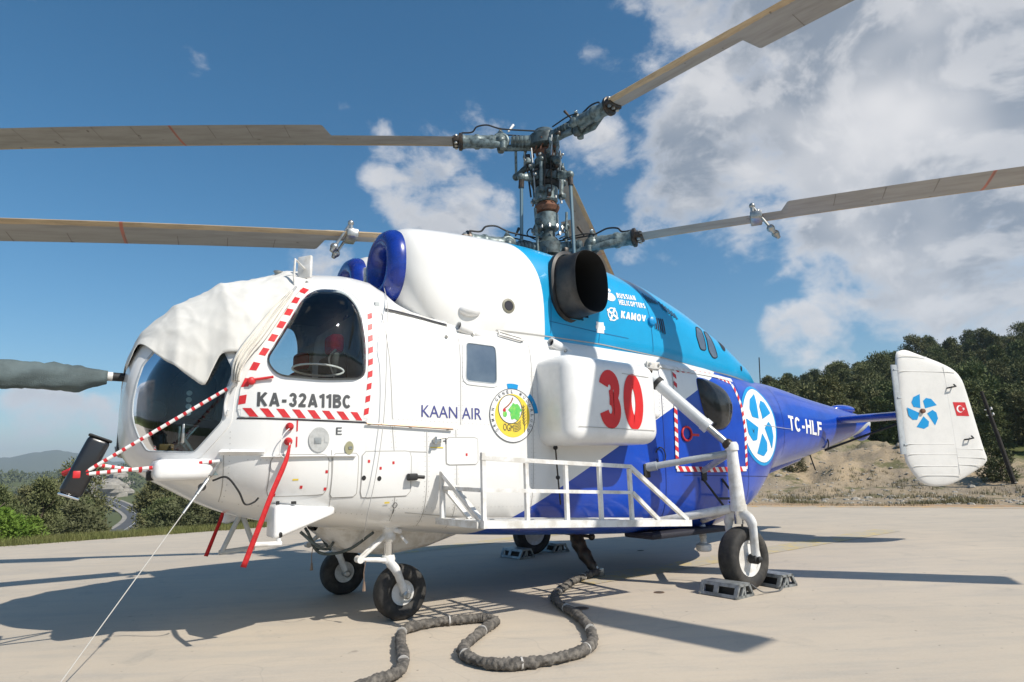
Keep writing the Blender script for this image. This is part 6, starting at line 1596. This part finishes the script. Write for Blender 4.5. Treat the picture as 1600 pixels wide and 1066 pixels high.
BC = [crown_mesh('crown', 60+i, 3.0, (1.7, 2.0, 1.5, 1.8)[i], 30, 120, .20, BUSHM, .06, .25) for i in range(4)]
BT = [trunk_mesh('trunk', 80+i, 2.2, .08) for i in range(2)]
def plant(name, crowns, trunks, loc, sc, i, label, cat, group, rz=0., sz=1.):
    e = empty(name, loc); e.rotation_euler = (0, 0, rz); e.scale = (sc, sc, sc*sz)
    link('crown', crowns[i % len(crowns)], e); link('trunk', trunks[i % len(trunks)], e); tag(e, label, cat, group); return e
rnd = random.Random(7)
# right-hand hill: rows of pines, nearest first
pts = []
def far_enough(p, d):
    return all((p[0]-q[0])**2+(p[1]-q[1])**2 > d*d for q in pts)
cnt = 0
for r0, r1, num, dmin in ((46, 56, 34, 2.0), (56, 70, 52, 2.4), (70, 92, 74, 2.8), (92, 135, 110, 3.6)):
    tries = 0; got = 0
    while got < num and tries < 4000:
        tries += 1; a = rnd.uniform(-166, -141.5); r = rnd.uniform(r0, r1); p = lp_(a, r, -.15)
        if a > -146 and r < 54: continue
        if not far_enough(p, dmin): continue
        pts.append(p); got += 1; cnt += 1
        plant('pine_tree', PC, PT, p, rnd.uniform(.52, .80)*(1+.35*sstep(60, 120, r)), cnt, 'dark green pine in the wood covering the hillside behind the tail', 'tree', 'pines on the hill', rnd.uniform(0, 6.28), rnd.uniform(.85, 1.2))
# the wood goes on to either side
m = MB()
for _ in range(170):
    a = rnd.choice((rnd.uniform(-200, -167), rnd.uniform(-167, -200), rnd.uniform(-140, -128))); r = rnd.uniform(50, 130); p = lp_(a, r, -.2); hh = rnd.uniform(3.5, 6.5); rr_ = hh*rnd.uniform(.32, .42)
    for k in range(240):
        u = Vector((rnd.gauss(0, 1), rnd.gauss(0, 1), rnd.gauss(0, 1))).normalized(); q = p+Vector((u.x*rr_, u.y*rr_, hh*.55+u.z*hh*.45))*1.0*1+Vector((rnd.gauss(0, .2), rnd.gauss(0, .2), 0))
        d = (u+Vector((rnd.uniform(-.5, .5), rnd.uniform(-.5, .5), .4))).normalized(); s = d.cross(Vector((rnd.gauss(0, 1), rnd.gauss(0, 1), rnd.gauss(0, 1)))).normalized(); L = hh*.09
        m.add([q-s*L*.5, q+s*L*.5, q+d*L], [(0, 1, 2)])
o = m.build('hill_wood', PINE, None, smooth=0); tag(o, 'mass of dark pines continuing the wood along the hillside', 'woodland', kind='stuff')
# left-hand valley: scrub oaks and pines falling away below the pad
cnt = 0
for r0, r1, num, dmin in ((27, 48, 26, 2.6), (48, 85, 48, 3.4), (85, 150, 60, 4.6), (150, 240, 46, 6.0)):
    tries = 0; got = 0
    while got < num and tries < 5000:
        tries += 1; a = rnd.uniform(-104, -82.5); r = rnd.uniform(r0, r1); p = lp_(a, r, -.15)
        if -95.2 < a < -90.8: continue
        if not far_enough(p, dmin): continue
        pts.append(p); got += 1; cnt += 1; s_ = rnd.uniform(.8, 1.25)*(1+.25*sstep(60, 200, r))
        if r < 48: s_ *= .55
        if cnt % 3: plant('scrub_oak', BC, BT, p, s_*1.15, cnt, 'dull green scrub oak on the valley slope below the pad', 'tree', 'scrub in the valley', rnd.uniform(0, 6.28), rnd.uniform(.8, 1.15))
        else: plant('pine_tree', PC, PT, p, s_*.72, cnt, 'dark pine among the scrub on the valley slope below the pad', 'tree', 'pines in the valley', rnd.uniform(0, 6.28), rnd.uniform(.8, 1.1))
# bright bush at the pad's edge
BB = crown_mesh('crown', 99, 1.5, 1.15, 34, 170, .12, BRIGHT, .03, .2)
for (a, r, s_, lab) in ((-85.2, 17.6, .60, 'bright green leafy bush at the far left edge of the pad'), (-87.2, 18.4, .42, 'smaller bright green bush beside the one at the left edge')):
    plant('leafy_bush', [BB], BT, lp_(a, r, -.1), s_, 0, lab, 'bush', 'fresh green bushes by the pad', a)
# far wood: one mass of trees beyond the road
m = MB()
for _ in range(1500):
    a = rnd.uniform(-112, -80); r = rnd.uniform(430, 900) if rnd.random() < .7 else rnd.uniform(260, 430)
    if -94.8 < a < -90.8 and r < 540: continue
    p = lp_(a, r); hh = rnd.uniform(4, 8.5); rr_ = hh*rnd.uniform(.35, .6)
    for k in range(26):
        u = Vector((rnd.gauss(0, 1), rnd.gauss(0, 1), rnd.gauss(0, 1))).normalized(); q = p+Vector((u.x*rr_, u.y*rr_, hh*.55+u.z*hh*.45))*rnd.uniform(.8, 1.05) if False else p+Vector((u.x*rr_, u.y*rr_, hh*.55+u.z*hh*.45))
        d = (u+Vector((rnd.uniform(-.5, .5), rnd.uniform(-.5, .5), .4))).normalized(); s = d.cross(Vector((rnd.gauss(0, 1), rnd.gauss(0, 1), rnd.gauss(0, 1)))).normalized(); L = hh*.26
        m.add([q-s*L*.5, q+s*L*.5, q+d*L], [(0, 1, 2)])
o = m.build('far_wood', BUSHM, None, smooth=0); tag(o, 'dark green woodland covering the far side of the valley', 'woodland', kind='stuff')
# rocks of the roadside cutting
ROCK = mat('pale_rock', (.34, .31, .26), .95, var=.35, vscale=.4, bump=.6, bscale=2)
m = MB()
for k in range(60):
    a = rnd.uniform(-93.2, -91.0); r = rnd.uniform(520, 600); p = lp_(a, r, rnd.uniform(0, 8)); s = rnd.uniform(2, 4.5)
    m.ball(p, s, (1+rnd.random(), 1+rnd.random(), .7+rnd.random()*.6), 7, 5)
o = m.build('rock_cutting', ROCK, None, smooth=0); tag(o, 'pale rocks exposed in the hillside above the valley road', 'rocks', kind='stuff')
# grass at the edge of the pad
def tufts(name, label, region, num, hgt, mt, per=7):
    m = MB()
    for _ in range(num):
        p = region(rnd)
        if p is None: continue
        for k in range(per):
            a = rnd.uniform(0, 6.28); h_ = hgt*rnd.uniform(.4, 1.2); o_ = Vector((rnd.gauss(0, .05), rnd.gauss(0, .05), 0)); tip = p+o_+Vector((math.cos(a)*h_*.45, math.sin(a)*h_*.45, h_)); s = Vector((-math.sin(a), math.cos(a), 0))*.007*(1+hgt)
            m.add([p+o_-s, p+o_+s, tip], [(0, 1, 2)])
    o = m.build(name, mt, None, smooth=0); tag(o, label, 'grass', kind='stuff')
GR = foliage('grass_blades', (.10, .125, .035), (.17, .165, .06), (.2, .18, .08)); GRD = foliage('dry_weeds', (.13, .125, .06), (.22, .185, .10), (.2, .17, .1))
def reg_left(r_):
    x = r_.uniform(-4.5, 9); y = -9.4-.4*(-x+10)/30-abs(r_.gauss(.1, 2.2))-.05
    d = Vector((x-CAM.x, y-CAM.y)); a = math.degrees(math.atan2(d.y, d.x)); return Vector((x, y, terrain_z(a, d.length)))
tufts('grass_verge', 'rough green grass along the edge of the pad on the left', reg_left, 9000, .20, GR)
def reg_right(r_):
    a = r_.uniform(-166, -140); r = r_.choice((r_.uniform(15.0, 24), r_.uniform(18, 34))); p = lp_(a, r)
    if mnoise.noise(p*.5) < .05: return None
    inside = in_poly(np.array([p.x]), np.array([p.y]), PAD)[0]
    return None if inside else p
tufts('dry_weeds', 'sparse dry weeds on the bare earth behind the tail', reg_right, 7000, .13, GRD, 6)
m = MB()
for _ in range(1500):
    a = rnd.uniform(-166, -140); r = rnd.uniform(14.5, 34); p = lp_(a, r)
    if in_poly(np.array([p.x]), np.array([p.y]), PAD)[0]: continue
    s = rnd.uniform(.015, .06)*(1+1.2*(rnd.random() > .95)); m.ball(p, s, (1+rnd.random()*.6, 1+rnd.random()*.6, .7), 6, 4)
o = m.build('loose_stones', mat('grey_stone', (.36, .33, .28), .95, var=.3, vscale=9), None, smooth=0); tag(o, 'loose stones scattered on the bare earth', 'stones', kind='stuff')
# shrub and leaning wire pole at the right
plant('leafy_shrub', BC, BT, lp_(-160.4, 27.5, -.1), .38, 2, 'small green shrub on the spoil bank beside the leaning pole', 'bush', 'shrubs on the spoil bank')
plant('leafy_shrub', BC, BT, lp_(-147.2, 29, -.1), .22, 1, 'low shrub on the spoil bank near the tail boom', 'bush', 'shrubs on the spoil bank')
pb = lp_(-161.15, 27, -.1); up_ = Vector((-.30*math.sin(R(-161))*-1*0, 0, 0))
pole_o = empty('utility_pole', pb); tag(pole_o, 'leaning dark utility pole with white insulators at the right edge', 'pole')
side = Vector((math.sin(YAW), -math.cos(YAW), 0)); top = -side*.62+Vector((0, 0, 3.1))
m = MB(); m.tube([Vector((0, 0, -.2)), top*.5, top], [.075, .065, .05], 10); m.build('shaft', mat('tarred_wood', (.035, .03, .026), .9, var=.3), pole_o)
for k, t in ((0, .80), (1, .74)): m = MB(); c = top*t; m.tube([c-side*.12, c+side*.10], .014, 6); m.lathe(c+side*.11, (0, 0, 1), [(0, .03), (.03, .04), (.06, .03), (.09, .02)], 10); m.build('insulator', WHITE2, pole_o)
# ------------------------------------------------------------------ air
def haze():
    m = MB(); m.box((CAM.x, CAM.y, 72.5), (11600, 11600, 285)); o = m.build('haze', None, None, smooth=0)
    o.data.materials.clear(); mt = bpy.data.materials.new('haze'); mt.use_nodes = True; g = NT(mt.node_tree)
    for n_ in list(g.n):
        if n_.type == 'BSDF_PRINCIPLED': g.n.remove(n_)
    out = [n_ for n_ in g.n if n_.type == 'OUTPUT_MATERIAL'][0]; v = g.new('ShaderNodeVolumePrincipled')
    v.inputs['Color'].default_value = (.70, .83, 1.0, 1); v.inputs['Density'].default_value = 2.6e-4; v.inputs['Anisotropy'].default_value = .1
    g.l.new(v.outputs[0], out.inputs['Volume']); o.data.materials.append(mt); tag(o, kind='stuff')
haze()
